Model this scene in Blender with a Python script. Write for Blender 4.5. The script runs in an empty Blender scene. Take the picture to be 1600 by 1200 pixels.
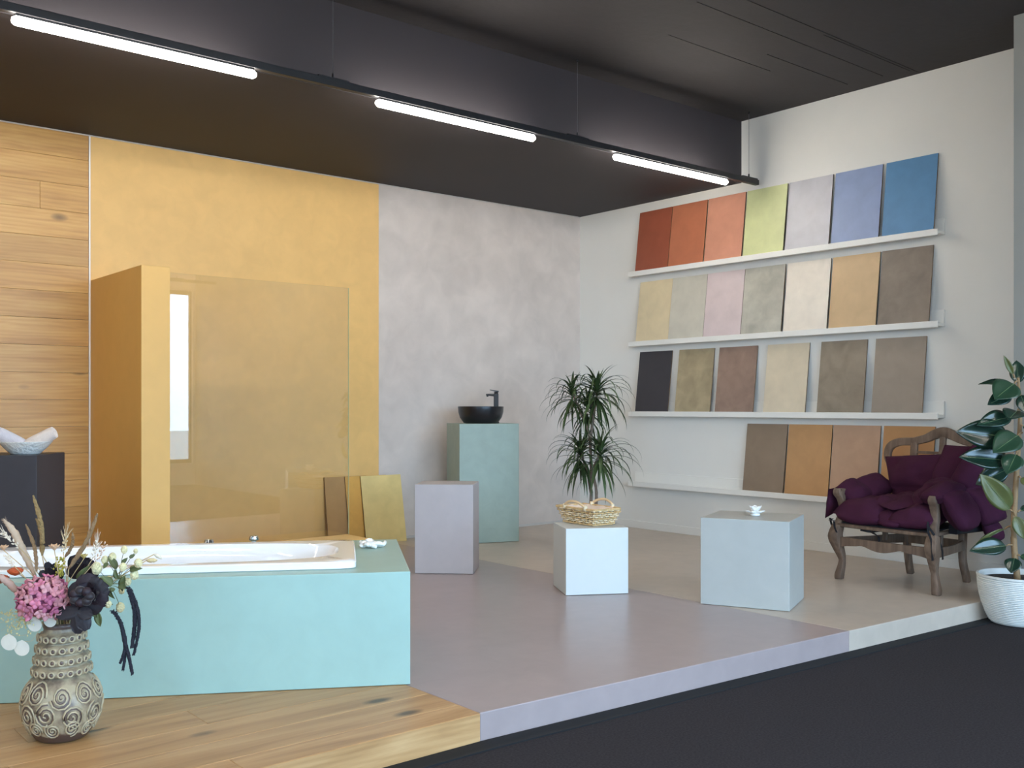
import bpy, math, random
from mathutils import Vector, Matrix, noise
random.seed(7)
S = bpy.context.scene
COL = S.collection
PI = math.pi
# ------------------------------------------------------------------ camera
CAM_H = 1.26
FPX, HZ = 1558.244, 635.0
YAW = math.radians(90 - 50.2713)
cd = bpy.data.cameras.new('camera'); cam = bpy.data.objects.new('camera', cd); COL.objects.link(cam)
cam.location = (0, 0, CAM_H); cam.rotation_euler = (PI / 2, 0, -YAW)
cd.sensor_width = 36; cd.lens = 36 * FPX / 1600; cd.shift_y = (HZ - 600) / 1600; cd.clip_start = 0.05
S.camera = cam
# ------------------------------------------------------------------ world, daylight, exposure
SKY_STRENGTH = 10.5
TUBE_STRENGTH = 46.0
wd = bpy.data.worlds.new('sky'); S.world = wd; wd.use_nodes = True
bg = wd.node_tree.nodes['Background']; bg.inputs[0].default_value = (0.44, 0.68, 1.0, 1); bg.inputs[1].default_value = SKY_STRENGTH
WX0, WX1, WY, WZ0, WZ1 = -0.9, 6.33, -3.0, 0.35, 3.12       # shop window opening
pl = bpy.data.lights.new('window_portal', 'AREA'); pl.shape = 'RECTANGLE'; pl.size = WX1 - WX0; pl.size_y = WZ1 - WZ0
pl.cycles.is_portal = True
po = bpy.data.objects.new('window_portal', pl); COL.objects.link(po)
po.location = ((WX0 + WX1) / 2, WY - 0.03, (WZ0 + WZ1) / 2); po.rotation_euler = (PI / 2, 0, 0)
LY_0, LY_1 = -2.3, 0.9                                       # opening for the unseen side window, added to the left wall for daylight
pl2 = bpy.data.lights.new('added_window_portal', 'AREA'); pl2.shape = 'RECTANGLE'; pl2.size = WZ1 - WZ0; pl2.size_y = LY_1 - LY_0
pl2.cycles.is_portal = True
po2 = bpy.data.objects.new('added_window_portal', pl2); COL.objects.link(po2)
po2.location = (-3.53, (LY_0 + LY_1) / 2, (WZ0 + WZ1) / 2); po2.rotation_euler = (0, -PI / 2, 0)
S.view_settings.view_transform = 'Standard'; S.view_settings.look = 'None'
S.view_settings.gamma = 1; S.view_settings.use_curve_mapping = False
S.view_settings.exposure = 0.50
# ------------------------------------------------------------------ room numbers
P = 0.11                      # top of the raised platform
XW, YW = 6.942, 7.284         # right wall, back wall
XL, YF = -3.5, -3.0           # left wall, shop front
ZC, ZS, YS = 3.69, 3.165, 5.291   # ceiling, soffit underside, soffit edge
# ------------------------------------------------------------------ pixel helpers (photograph frame 1600 x 1200)
_s, _c = math.cos(YAW), math.sin(YAW)
def ray(x, y):
    rx = (x - 800) / FPX
    return Vector((_s * rx + _c, -_c * rx + _s, -(y - HZ) / FPX))
CP = Vector((0, 0, CAM_H))
def atd(x, y, d): return CP + ray(x, y) * d
def onx(x, y, X): r = ray(x, y); return CP + r * (X / r.x)
def onz(x, y, z): r = ray(x, y); return CP + r * ((z - CAM_H) / r.z)

# ------------------------------------------------------------------ materials
def lin(c):
    return tuple(((v / 255 / 12.92) if v / 255 <= 0.04045 else ((v / 255 + 0.055) / 1.055) ** 2.4) for v in c) + (1,)
MATS = {}
def base_mat(name):
    m = bpy.data.materials.new(name); m.use_nodes = True
    nt = m.node_tree; b = nt.nodes['Principled BSDF']; MATS[name] = m
    return m, nt, b
def N(nt, t, **kw):
    n = nt.nodes.new(t)
    for k, v in kw.items(): setattr(n, k, v)
    return n
def plain(name, rgb, rough=0.5, var=0.06, scale=8, bump=0.0, bscale=60, metal=0.0, spec=0.5, sheen=0.0, coat=0.0, rand=0.0):
    """one colour with a soft cloudy variation (and optional per-object tint)"""
    if name in MATS: return MATS[name]
    m, nt, b = base_mat(name)
    col = lin(rgb)
    tc = N(nt, 'ShaderNodeTexCoord')
    nz = N(nt, 'ShaderNodeTexNoise'); nz.inputs['Scale'].default_value = scale; nz.inputs['Detail'].default_value = 5
    nt.links.new(tc.outputs['Object'], nz.inputs['Vector'])
    mx = N(nt, 'ShaderNodeMix', data_type='RGBA')
    mx.inputs['A'].default_value = tuple(max(0, v * (1 - 2 * var)) for v in col[:3]) + (1,)
    mx.inputs['B'].default_value = tuple(min(1, v * (1 + 2 * var)) for v in col[:3]) + (1,)
    nt.links.new(nz.outputs[0], mx.inputs['Factor'])
    out = mx.outputs['Result']
    if rand:
        oi = N(nt, 'ShaderNodeObjectInfo'); mr = N(nt, 'ShaderNodeMapRange')
        mr.inputs['To Min'].default_value = 1 - rand; mr.inputs['To Max'].default_value = 1 + rand
        nt.links.new(oi.outputs['Random'], mr.inputs['Value'])
        hs = N(nt, 'ShaderNodeHueSaturation'); nt.links.new(mr.outputs[0], hs.inputs['Value']); nt.links.new(out, hs.inputs['Color'])
        out = hs.outputs[0]
    nt.links.new(out, b.inputs['Base Color'])
    b.inputs['Roughness'].default_value = rough; b.inputs['Metallic'].default_value = metal
    b.inputs['Specular IOR Level'].default_value = spec
    if sheen: b.inputs['Sheen Weight'].default_value = sheen
    if coat: b.inputs['Coat Weight'].default_value = coat; b.inputs['Coat Roughness'].default_value = 0.08
    if bump:
        n2 = N(nt, 'ShaderNodeTexNoise'); n2.inputs['Scale'].default_value = bscale; n2.inputs['Detail'].default_value = 4
        nt.links.new(tc.outputs['Object'], n2.inputs['Vector'])
        bp = N(nt, 'ShaderNodeBump'); bp.inputs['Strength'].default_value = bump; bp.inputs['Distance'].default_value = 0.01
        nt.links.new(n2.outputs[0], bp.inputs['Height']); nt.links.new(bp.outputs[0], b.inputs['Normal'])
    return m
def cement(name, rgb, rough=0.42, var=0.07, big=1.6, fine=9.0):
    """trowelled microcement: two scales of clouding and a faint trowel relief"""
    if name in MATS: return MATS[name]
    m, nt, b = base_mat(name); col = lin(rgb)
    tc = N(nt, 'ShaderNodeTexCoord'); oi = N(nt, 'ShaderNodeObjectInfo')
    ad = N(nt, 'ShaderNodeVectorMath', operation='MULTIPLY_ADD'); ad.inputs[1].default_value = (1, 1, 1)
    cx = N(nt, 'ShaderNodeCombineXYZ'); mu = N(nt, 'ShaderNodeMath', operation='MULTIPLY'); mu.inputs[1].default_value = 37.0
    nt.links.new(oi.outputs['Random'], mu.inputs[0])
    for i in range(3): nt.links.new(mu.outputs[0], cx.inputs[i])
    nt.links.new(tc.outputs['Object'], ad.inputs[0]); nt.links.new(cx.outputs[0], ad.inputs[2])
    n1 = N(nt, 'ShaderNodeTexNoise'); n1.inputs['Scale'].default_value = big; n1.inputs['Detail'].default_value = 6; n1.inputs['Roughness'].default_value = 0.62
    n2 = N(nt, 'ShaderNodeTexNoise'); n2.inputs['Scale'].default_value = fine; n2.inputs['Detail'].default_value = 6; n2.inputs['Distortion'].default_value = 0.6
    for n in (n1, n2): nt.links.new(ad.outputs[0], n.inputs['Vector'])
    av = N(nt, 'ShaderNodeMath', operation='MULTIPLY_ADD'); av.inputs[1].default_value = 0.45; nt.links.new(n2.outputs[0], av.inputs[0])
    m5 = N(nt, 'ShaderNodeMath', operation='MULTIPLY'); m5.inputs[1].default_value = 0.55; nt.links.new(n1.outputs[0], m5.inputs[0]); nt.links.new(m5.outputs[0], av.inputs[2])
    rp = N(nt, 'ShaderNodeMapRange'); rp.inputs['From Min'].default_value = 0.36; rp.inputs['From Max'].default_value = 0.64
    nt.links.new(av.outputs[0], rp.inputs['Value'])
    mx = N(nt, 'ShaderNodeMix', data_type='RGBA')
    mx.inputs['A'].default_value = tuple(max(0, v * (1 - 1.5 * var)) for v in col[:3]) + (1,)
    mx.inputs['B'].default_value = tuple(min(1, v * (1 + 1.5 * var)) for v in col[:3]) + (1,)
    nt.links.new(rp.outputs[0], mx.inputs['Factor']); nt.links.new(mx.outputs['Result'], b.inputs['Base Color'])
    b.inputs['Roughness'].default_value = rough
    bp = N(nt, 'ShaderNodeBump'); bp.inputs['Strength'].default_value = 0.06; bp.inputs['Distance'].default_value = 0.01
    nt.links.new(n2.outputs[0], bp.inputs['Height']); nt.links.new(bp.outputs[0], b.inputs['Normal'])
    return m
def wood(name, light, mid, dark, rough=0.42, axis=0, knots=True, grain=1.0):
    """plank wood: grain stretched along one axis of the object, knots, tint per object"""
    if name in MATS: return MATS[name]
    m, nt, b = base_mat(name)
    tc = N(nt, 'ShaderNodeTexCoord'); oi = N(nt, 'ShaderNodeObjectInfo')
    mu = N(nt, 'ShaderNodeMath', operation='MULTIPLY'); mu.inputs[1].default_value = 53.0; nt.links.new(oi.outputs['Random'], mu.inputs[0])
    cx = N(nt, 'ShaderNodeCombineXYZ')
    for i in range(3): nt.links.new(mu.outputs[0], cx.inputs[i])
    ad = N(nt, 'ShaderNodeVectorMath', operation='ADD'); nt.links.new(tc.outputs['Object'], ad.inputs[0]); nt.links.new(cx.outputs[0], ad.inputs[1])
    def mapped(sc_long, sc_cross):
        mp = N(nt, 'ShaderNodeMapping'); s = [sc_cross] * 3; s[axis] = sc_long
        mp.inputs['Scale'].default_value = s; nt.links.new(ad.outputs[0], mp.inputs['Vector']); return mp.outputs[0]
    n1 = N(nt, 'ShaderNodeTexNoise'); n1.inputs['Scale'].default_value = 1.0; n1.inputs['Detail'].default_value = 7; n1.inputs['Distortion'].default_value = 1.2
    nt.links.new(mapped(1.1 * grain, 11 * grain), n1.inputs['Vector'])
    n2 = N(nt, 'ShaderNodeTexNoise'); n2.inputs['Scale'].default_value = 1.0; n2.inputs['Detail'].default_value = 3
    nt.links.new(mapped(6 * grain, 160 * grain), n2.inputs['Vector'])
    wv = N(nt, 'ShaderNodeTexWave', wave_type='BANDS', bands_direction='Z' if axis != 2 else 'X'); wv.inputs['Scale'].default_value = 1.0
    wv.inputs['Distortion'].default_value = 9.0; wv.inputs['Detail'].default_value = 3; wv.inputs['Detail Scale'].default_value = 0.7
    nt.links.new(mapped(1.6 * grain, 12 * grain), wv.inputs['Vector'])
    sm = N(nt, 'ShaderNodeMath', operation='MULTIPLY_ADD'); sm.inputs[1].default_value = 0.22; nt.links.new(n2.outputs[0], sm.inputs[0]); nt.links.new(n1.outputs[0], sm.inputs[2])
    s2 = N(nt, 'ShaderNodeMath', operation='MULTIPLY_ADD'); s2.inputs[1].default_value = 0.10; nt.links.new(wv.outputs['Fac'], s2.inputs[0]); nt.links.new(sm.outputs[0], s2.inputs[2])
    rp = N(nt, 'ShaderNodeValToRGB'); e = rp.color_ramp.elements
    e[0].position = 0.40; e[0].color = lin(dark); e[1].position = 0.92; e[1].color = lin(light)
    k = e.new(0.66); k.color = lin(mid)
    nt.links.new(s2.outputs[0], rp.inputs[0]); out = rp.outputs[0]
    if knots:
        vo = N(nt, 'ShaderNodeTexVoronoi'); vo.inputs['Scale'].default_value = 1.0
        nt.links.new(mapped(1.7, 3.6), vo.inputs['Vector'])
        kr = N(nt, 'ShaderNodeMapRange'); kr.inputs['From Min'].default_value = 0.05; kr.inputs['From Max'].default_value = 0.125
        kr.inputs['To Min'].default_value = 0.85; kr.inputs['To Max'].default_value = 0.0
        nt.links.new(vo.outputs['Distance'], kr.inputs['Value'])
        km = N(nt, 'ShaderNodeMix', data_type='RGBA'); km.inputs['B'].default_value = lin(tuple(int(v * 0.42) for v in dark))
        nt.links.new(kr.outputs[0], km.inputs['Factor']); nt.links.new(out, km.inputs['A']); out = km.outputs['Result']
    hs = N(nt, 'ShaderNodeHueSaturation'); mr = N(nt, 'ShaderNodeMapRange'); mr.inputs['To Min'].default_value = 0.90; mr.inputs['To Max'].default_value = 1.08
    nt.links.new(oi.outputs['Random'], mr.inputs['Value']); nt.links.new(mr.outputs[0], hs.inputs['Value']); nt.links.new(out, hs.inputs['Color'])
    nt.links.new(hs.outputs[0], b.inputs['Base Color']); b.inputs['Roughness'].default_value = rough
    bp = N(nt, 'ShaderNodeBump'); bp.inputs['Strength'].default_value = 0.08; bp.inputs['Distance'].default_value = 0.01
    nt.links.new(sm.outputs[0], bp.inputs['Height']); nt.links.new(bp.outputs[0], b.inputs['Normal'])
    return m
def glass_mat(name, tint=(0.97, 0.985, 0.975), boost=1.6):
    m, nt, b = base_mat(name); nt.nodes.remove(b)
    tr = N(nt, 'ShaderNodeBsdfTransparent'); tr.inputs[0].default_value = tint + (1,)
    gl = N(nt, 'ShaderNodeBsdfGlossy'); gl.inputs['Roughness'].default_value = 0.0
    fr = N(nt, 'ShaderNodeFresnel'); fr.inputs['IOR'].default_value = 1.5
    mu = N(nt, 'ShaderNodeMath', operation='MULTIPLY'); mu.use_clamp = True; mu.inputs[1].default_value = boost
    mx = N(nt, 'ShaderNodeMixShader'); nt.links.new(fr.outputs[0], mu.inputs[0]); nt.links.new(mu.outputs[0], mx.inputs[0])
    nt.links.new(tr.outputs[0], mx.inputs[1]); nt.links.new(gl.outputs[0], mx.inputs[2])
    nt.links.new(mx.outputs[0], nt.nodes['Material Output'].inputs[0]); return m
def emit(name, rgb, strength):
    m, nt, b = base_mat(name); nt.nodes.remove(b)
    e = N(nt, 'ShaderNodeEmission'); e.inputs[0].default_value = rgb + (1,); e.inputs[1].default_value = strength
    nt.links.new(e.outputs[0], nt.nodes['Material Output'].inputs[0]); return m

# ------------------------------------------------------------------ mesh helpers
ORG = {}
def wloc(o):
    return ORG.get(o.name, Vector((0, 0, 0)))
def catmull(pts, k=6):
    pts = [Vector(p) for p in pts]; out = []
    if len(pts) < 3:
        return [pts[0].lerp(pts[-1], i / k) for i in range(k + 1)]
    q = [2 * pts[0] - pts[1]] + pts + [2 * pts[-1] - pts[-2]]
    for i in range(1, len(q) - 2):
        a, b, c, d = q[i - 1], q[i], q[i + 1], q[i + 2]
        for j in range(k):
            t = j / k
            out.append(0.5 * ((2 * b) + (c - a) * t + (2 * a - 5 * b + 4 * c - d) * t * t + (3 * b - a - 3 * c + d) * t ** 3))
    out.append(pts[-1]); return out
def lerps(vals, n):
    """resample a list of numbers or tuples to n entries"""
    res = []
    for i in range(n):
        t = i / max(1, n - 1) * (len(vals) - 1); k = min(int(t), len(vals) - 2) if len(vals) > 1 else 0; f = t - k
        a, b = vals[k], vals[min(k + 1, len(vals) - 1)]
        res.append(tuple(x + (y - x) * f for x, y in zip(a, b)) if isinstance(a, tuple) else a + (b - a) * f)
    return res
class MB:
    def __init__(s): s.v = []; s.f = []
    def add(s, vs, fs):
        o = len(s.v); s.v += [Vector(v) for v in vs]; s.f += [tuple(i + o for i in f) for f in fs]; return s
    def box(s, x0, x1, y0, y1, z0, z1):
        return s.prism([(x0, y0), (x1, y0), (x1, y1), (x0, y1)], z0, z1)
    def prism(s, poly, z0, z1):
        n = len(poly)
        vs = [(x, y, z0) for x, y in poly] + [(x, y, z1) for x, y in poly]
        fs = [tuple(range(n - 1, -1, -1)), tuple(range(n, 2 * n))] + [(i, (i + 1) % n, n + (i + 1) % n, n + i) for i in range(n)]
        return s.add(vs, fs)
    def obox(s, c, ax, ay, az, hx, hy, hz):
        c = Vector(c); ax, ay, az = Vector(ax).normalized(), Vector(ay).normalized(), Vector(az).normalized()
        vs = [c + ax * (i * hx) + ay * (j * hy) + az * (k * hz) for k in (-1, 1) for (i, j) in ((-1, -1), (1, -1), (1, 1), (-1, 1))]
        return s.add(vs, [(3, 2, 1, 0), (4, 5, 6, 7), (0, 1, 5, 4), (1, 2, 6, 5), (2, 3, 7, 6), (3, 0, 4, 7)])
    def rings(s, rings, closed=True, cap0=True, cap1=True):
        n = len(rings[0]); vs = [p for r in rings for p in r]; fs = []
        for i in range(len(rings) - 1):
            for j in range(n if closed else n - 1):
                k = (j + 1) % n
                fs.append((i * n + j, i * n + k, (i + 1) * n + k, (i + 1) * n + j))
        if cap0: fs.append(tuple(range(n - 1, -1, -1)))
        if cap1: fs.append(tuple((len(rings) - 1) * n + j for j in range(n)))
        return s.add(vs, fs)
    def lathe(s, prof, c=(0, 0, 0), n=32, cap0=True, cap1=True):
        c = Vector(c)
        return s.rings([[c + Vector((r * math.cos(2 * PI * j / n), r * math.sin(2 * PI * j / n), z)) for j in range(n)] for r, z in prof], True, cap0, cap1)
    def sweep(s, path, size, n=8, up=(0, 0, 1), smooth=5, square=False, jitter=0.0):
        """tube along a path; size: number, list of numbers or list of (half width, half height)"""
        pts = catmull(path, smooth) if smooth else [Vector(p) for p in path]
        sz = lerps(size if isinstance(size, list) else [size], len(pts))
        up = Vector(up); rings = []
        for i, p in enumerate(pts):
            t = (pts[min(i + 1, len(pts) - 1)] - pts[max(i - 1, 0)])
            if t.length < 1e-9: t = Vector((0, 0, 1))
            t.normalize(); a = t.cross(up)
            if a.length < 1e-4: a = t.cross(Vector((1, 0.13, 0)))
            a.normalize(); b = a.cross(t).normalized()
            w, h = sz[i] if isinstance(sz[i], tuple) else (sz[i], sz[i])
            r = []
            for j in range(n):
                an = 2 * PI * (j + 0.5) / n; cx, sx = math.cos(an), math.sin(an)
                if square:
                    q = 0.35; cx = math.copysign(abs(cx) ** q, cx); sx = math.copysign(abs(sx) ** q, sx)
                k = 1 + (random.uniform(-jitter, jitter) if jitter else 0)
                r.append(p + a * (w * cx * k) + b * (h * sx * k))
            rings.append(r)
        return s.rings(rings)
    def ball(s, c, rx, ry=None, rz=None, n=10, m=7, jit=0.0):
        ry = rx if ry is None else ry; rz = rx if rz is None else rz; c = Vector(c)
        rg = []
        for i in range(m):
            th = PI * (i + 0.35) / (m - 0.3)
            rg.append([c + Vector((rx * math.sin(th) * math.cos(2 * PI * j / n) * (1 + random.uniform(-jit, jit)), ry * math.sin(th) * math.sin(2 * PI * j / n) * (1 + random.uniform(-jit, jit)), -rz * math.cos(th))) for j in range(n)])
        return s.rings(rg)
    def pillow(s, c00, c10, c11, c01, thick, n=14, puff=0.5, wr=0.012, seed=0, sag=0.0, pinch=0.05, nrm=None, rnd=.55):
        """padded cushion over a quadrilateral, soft edges and creases"""
        c00, c10, c11, c01 = map(Vector, (c00, c10, c11, c01))
        nn = Vector(nrm).normalized() if nrm else ((c10 - c00).cross(c01 - c00)).normalized()
        top, bot = [], []; cen = (c00 + c10 + c11 + c01) / 4
        for i in range(n + 1):
            for j in range(n + 1):
                u, v = i / n, j / n
                xx, yy = 2 * u - 1, 2 * v - 1; ur = .5 + .5 * xx * math.sqrt(1 - rnd * yy * yy / 2); vr = .5 + .5 * yy * math.sqrt(1 - rnd * xx * xx / 2)
                p = c00.lerp(c10, ur).lerp(c01.lerp(c11, ur), vr)
                eu, ev = 4 * u * (1 - u), 4 * v * (1 - v)
                edge = max((1 - eu) * ev, (1 - ev) * eu)
                p = p.lerp(cen, pinch * edge)
                h = thick / 2 * (max(0, eu * ev) ** puff)
                w = noise.fractal(p * 9 + Vector((seed * 3.1, 0, seed)), 1.0, 2.0, 3) * wr * (eu * ev) ** 0.4
                sg = Vector((0, 0, -sag * eu * ev))
                top.append(p + nn * (h + w) + sg); bot.append(p - nn * (h - w * 0.5) + sg)
        o = lambda i, j: i * (n + 1) + j
        K = (n + 1) ** 2; fs = []
        for i in range(n):
            for j in range(n):
                fs.append((o(i, j), o(i + 1, j), o(i + 1, j + 1), o(i, j + 1)))
                fs.append((K + o(i, j + 1), K + o(i + 1, j + 1), K + o(i + 1, j), K + o(i, j)))
        for i in range(n):
            fs += [(o(i, 0), K + o(i, 0), K + o(i + 1, 0), o(i + 1, 0)), (o(i + 1, n), K + o(i + 1, n), K + o(i, n), o(i, n)),
                   (o(0, i + 1), K + o(0, i + 1), K + o(0, i), o(0, i)), (o(n, i), K + o(n, i), K + o(n, i + 1), o(n, i + 1))]
        return s.add(top + bot, fs)
    def build(s, name, mat, parent=None, smooth=False, bevel=0.0, origin=None, seg=2):
        if parent is not None:
            org = wloc(parent) if origin is None else Vector(origin)
        elif origin is not None: org = Vector(origin)
        else:
            xs = [v.x for v in s.v]; ys = [v.y for v in s.v]; zs = [v.z for v in s.v]
            org = Vector(((min(xs) + max(xs)) / 2, (min(ys) + max(ys)) / 2, min(zs)))
        me = bpy.data.meshes.new(name); me.from_pydata([tuple(v - org) for v in s.v], [], s.f); me.validate(); me.update()
        o = bpy.data.objects.new(name, me); COL.objects.link(o)
        if mat: me.materials.append(mat)
        if parent is not None:
            o.parent = parent; o.location = org - wloc(parent)
        else: o.location = org
        ORG[o.name] = org
        if smooth:
            for p in me.polygons: p.use_smooth = True
            if smooth == 2:
                try: me.set_sharp_from_angle(angle=math.radians(40))
                except Exception: pass
        if bevel:
            b = o.modifiers.new('bevel', 'BEVEL'); b.width = bevel; b.segments = seg; b.limit_method = 'ANGLE'; b.angle_limit = math.radians(50)
        return o
def tag(o, label, cat, group=None):
    o['label'] = label; o['category'] = cat
    if group: o['group'] = group
    return o
def struct(o, label=None):
    o['kind'] = 'structure'
    if label: o['label'] = label
    return o
def empty(name, loc, label=None, cat=None, group=None):
    o = bpy.data.objects.new(name, None); o.empty_display_size = 0.1; COL.objects.link(o)
    o.location = loc; ORG[o.name] = Vector(loc)
    if label: tag(o, label, cat, group)
    return o
def share(name, mesh, parent, M):
    """place a shared mesh under a parent with a world matrix"""
    o = bpy.data.objects.new(name, mesh); COL.objects.link(o); o.parent = parent
    o.matrix_basis = Matrix.Translation(-wloc(parent)) @ M
    ORG[o.name] = M.to_translation(); return o
def frame_mat(loc, xdir, zhint, sx=1, sy=1, sz=1):
    x = Vector(xdir).normalized(); z = Vector(zhint); z = z - x * z.dot(x)
    if z.length < 1e-5: z = Vector((0, 0.3, 1)) - x * x.z
    z.normalize(); y = z.cross(x)
    return Matrix(((x.x * sx, y.x * sy, z.x * sz, loc[0]), (x.y * sx, y.y * sy, z.y * sz, loc[1]), (x.z * sx, y.z * sy, z.z * sz, loc[2]), (0, 0, 0, 1)))
def raw_mesh(mb, name, mat, smooth=True):
    me = bpy.data.meshes.new(name); me.from_pydata([tuple(v) for v in mb.v], [], mb.f); me.update(); me.materials.append(mat)
    if smooth:
        for p in me.polygons: p.use_smooth = True
    return me

# ------------------------------------------------------------------ palette
white_wall = plain('white wall paint', (236, 234, 227), 0.75, 0.015, 3)
pillar_m = plain('pale grey pillar paint', (150, 150, 144), 0.75, 0.015, 3)
white_trim = plain('white lacquer', (240, 238, 231), 0.4, 0.01)
dark_paint = plain('charcoal ceiling paint', (52, 48, 52), 0.7, 0.05, 2)
dark_conc = plain('black painted concrete', (45, 42, 44), 0.75, 0.16, 1.3, 0.25, 14)
carpet = plain('charcoal carpet', (61, 57, 59), 0.95, 0.32, 110, 0.9, 320, spec=0.1)
black_m = plain('matt black metal', (26, 27, 31), 0.45, 0.03)
yellow_c = cement('ochre yellow microcement', (228, 184, 112), 0.5, 0.04)
gold_c = cement('golden ochre paint', (218, 174, 98), 0.48, 0.02)
grey_c = cement('warm grey microcement', (204, 193, 184), 0.5, 0.08, 1.1, 4.5)
mauve_c = cement('mauve grey microcement', (163, 147, 144), 0.3, 0.04)
beige_c = cement('beige grey microcement', (194, 179, 163), 0.3, 0.05)
turq_c = cement('turquoise microcement', (155, 185, 175), 0.42, 0.03)
oak_wall = wood('oak wall planks', (212, 168, 98), (198, 150, 80), (174, 126, 62))
oak_floor = wood('oak floor planks', (200, 160, 112), (184, 142, 94), (158, 116, 72))
win_glass = glass_mat('window glass', (0.95, 0.97, 0.96), 1.0)
shower_glass = glass_mat('clear shower glass', (0.985, 0.98, 0.96), 1.7)
tube_m = emit('lit diffuser', (1.0, 0.925, 0.83), TUBE_STRENGTH)
chrome = plain('chrome', (205, 210, 215), 0.12, 0.0, metal=1.0)

# ------------------------------------------------------------------ setting: shell
struct(MB().box(XL - .2, XW + .2, YF - .2, YW + .2, -.1, 0).build('floor', carpet))
struct(MB().box(XL - .2, XW + .2, YF - .2, YW + .2, ZC, ZC + .15).build('ceiling', dark_conc))
cl = bpy.data.objects['ceiling']
for i, (px, py, ln, wd_) in enumerate([(1106, 10, 2.0, .004), (1178, 5, 2.2, .005), (1212, 90, .9, .003), (1300, 60, 1.0, .003), (1060, 60, 1.0, .003)]):
    q = onz(px, py, ZC)
    MB().box(q.x - .1, min(q.x + ln, XW - .02), q.y - wd_, q.y + wd_, ZC - .003, ZC + .01).build('formwork_seam', dark_conc, cl)
struct(MB().box(XL, XW, YS, YW, ZS, ZC).build('ceiling_soffit', dark_paint), 'dark lowered ceiling band along the back wall')
wr = struct(MB().box(XW, XW + .2, YF - .2, YW + .2, 0, ZC).build('wall_right', white_wall))
struct(MB().box(6.369, XW, YF, 2.778, 0, ZC).build('wall_pillar', pillar_m), 'pale wall projection at the right edge')
wb = struct(MB().box(XL - .2, XW, YW + .012, YW + .2, 0, ZC).build('wall_back', white_wall))
wl = MB()
wl.box(XL - .2, XL, YF - .2, LY_0, 0, ZC); wl.box(XL - .2, XL, LY_1, YW + .012, 0, ZC); wl.box(XL - .2, XL, LY_0, LY_1, 0, WZ0); wl.box(XL - .2, XL, LY_0, LY_1, WZ1, ZC)
struct(wl.build('wall_left', white_wall, origin=(XL, 0, 0)))
w2 = struct(empty('added_window', (XL, LY_0, WZ0)), 'unseen side window added in the left wall for more daylight')  # assumed window, added to brighten the right wall and left-facing sides
for y in (LY_0, (LY_0 + LY_1) / 2 - .03, LY_1 - .06): MB().box(XL - .13, XL - .07, y, y + .06, WZ0, WZ1).build('window_frame', black_m, w2)
for z in (WZ0, WZ1 - .06): MB().box(XL - .14, XL - .06, LY_0, LY_1, z, z + .06).build('window_frame', black_m, w2)
for a, b in ((LY_0 + .06, (LY_0 + LY_1) / 2 - .03), ((LY_0 + LY_1) / 2 + .03, LY_1 - .06)): MB().box(XL - .105, XL - .097, a, b, WZ0 + .06, WZ1 - .06).build('pane', win_glass, w2)
wf = MB()
wf.box(XL, WX0, YF - .2, YF, 0, ZC); wf.box(WX1, 6.369, YF - .2, YF, 0, ZC); wf.box(WX0, WX1, YF - .2, YF, 0, WZ0); wf.box(WX0, WX1, YF - .2, YF, WZ1, ZC)
struct(wf.build('wall_front', white_wall, origin=(0, 0, 0)))
# shop window, its frame and panes
win = struct(empty('window_1', (WX0, WY, WZ0)), 'wide shop window in the front wall')
nb = 4; pw = (WX1 - WX0) / nb
for i in range(nb + 1):
    x = WX0 + i * pw; MB().box(max(WX0, x - .03), min(WX1, x + .03), YF - .13, YF - .07, WZ0, WZ1).build('window_frame', black_m, win)
for z in (WZ0, WZ1 - .06): MB().box(WX0, WX1, YF - .14, YF - .06, z, z + .06).build('window_frame', black_m, win)
for i in range(nb): MB().box(WX0 + i * pw + .03, WX0 + (i + 1) * pw - .03, YF - .105, YF - .097, WZ0 + .06, WZ1 - .06).build('pane', win_glass, win)
struct(MB().prism([(-40, -40), (40, -40), (40, YF - .2), (XL - .2, YF - .2), (XL - .2, 20), (-40, 20)], -.25, -.05).build('pavement', plain('grey pavement', (150, 148, 145), 0.9, 0.06, 2)))

# ------------------------------------------------------------------ setting: back wall cladding
XJ, XG = 2.196, 4.572           # wood | yellow | grey
def plank(name, x0, x1, y0, y1, z0, z1, mat, parent, bev=.0015):
    c = ((x0 + x1) / 2, (y0 + y1) / 2, (z0 + z1) / 2)
    return MB().box(x0, x1, y0, y1, z0, z1).build(name, mat, parent, bevel=bev, origin=c, seg=1)
R0 = 2.610; RH = 0.1862
z = R0 - 14 * RH; k = 0
while z < ZS - .02:
    z0, z1 = max(z, P), min(z + RH, ZS)
    if z1 - z0 > .02:
        off = 1.87 if k == 14 else XJ - random.uniform(.75, 2.2)
        xs = [XJ - .006]; x = off
        while x > -1.6: xs.append(x); x -= random.uniform(1.7, 2.3)
        xs.append(-1.6 if xs[-1] > -1.3 else xs.pop() * 0 - 1.6)
        for a, b in zip(xs[1:], xs[:-1]):
            plank('wall_plank', a + .0007, b - .0007, YW, YW + .012, z0 + .0006, z1 - .0006, oak_wall, wb)
    z += RH; k += 1
MB().box(XJ + .004, XG, YW, YW + .012, P, ZS).build('plaster_panel', yellow_c, wb)['label'] = 'ochre yellow plaster field of the back wall'
MB().box(XG, XW, YW - .001, YW + .012, P, ZS).build('plaster_panel', grey_c, wb)['label'] = 'cloudy warm grey plaster field of the back wall'
struct(MB().box(XJ - .006, XJ + .004, YW - .006, YW + .012, P, ZS).build('trim_1', white_trim), 'thin white strip between oak planks and yellow plaster')
struct(MB().box(XL, XW, YW - .007, YW, ZS - .008, ZS).build('trim_2', plain('pale sealant', (190, 186, 180), 0.6)), 'thin pale joint under the dark lowered ceiling')
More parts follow.
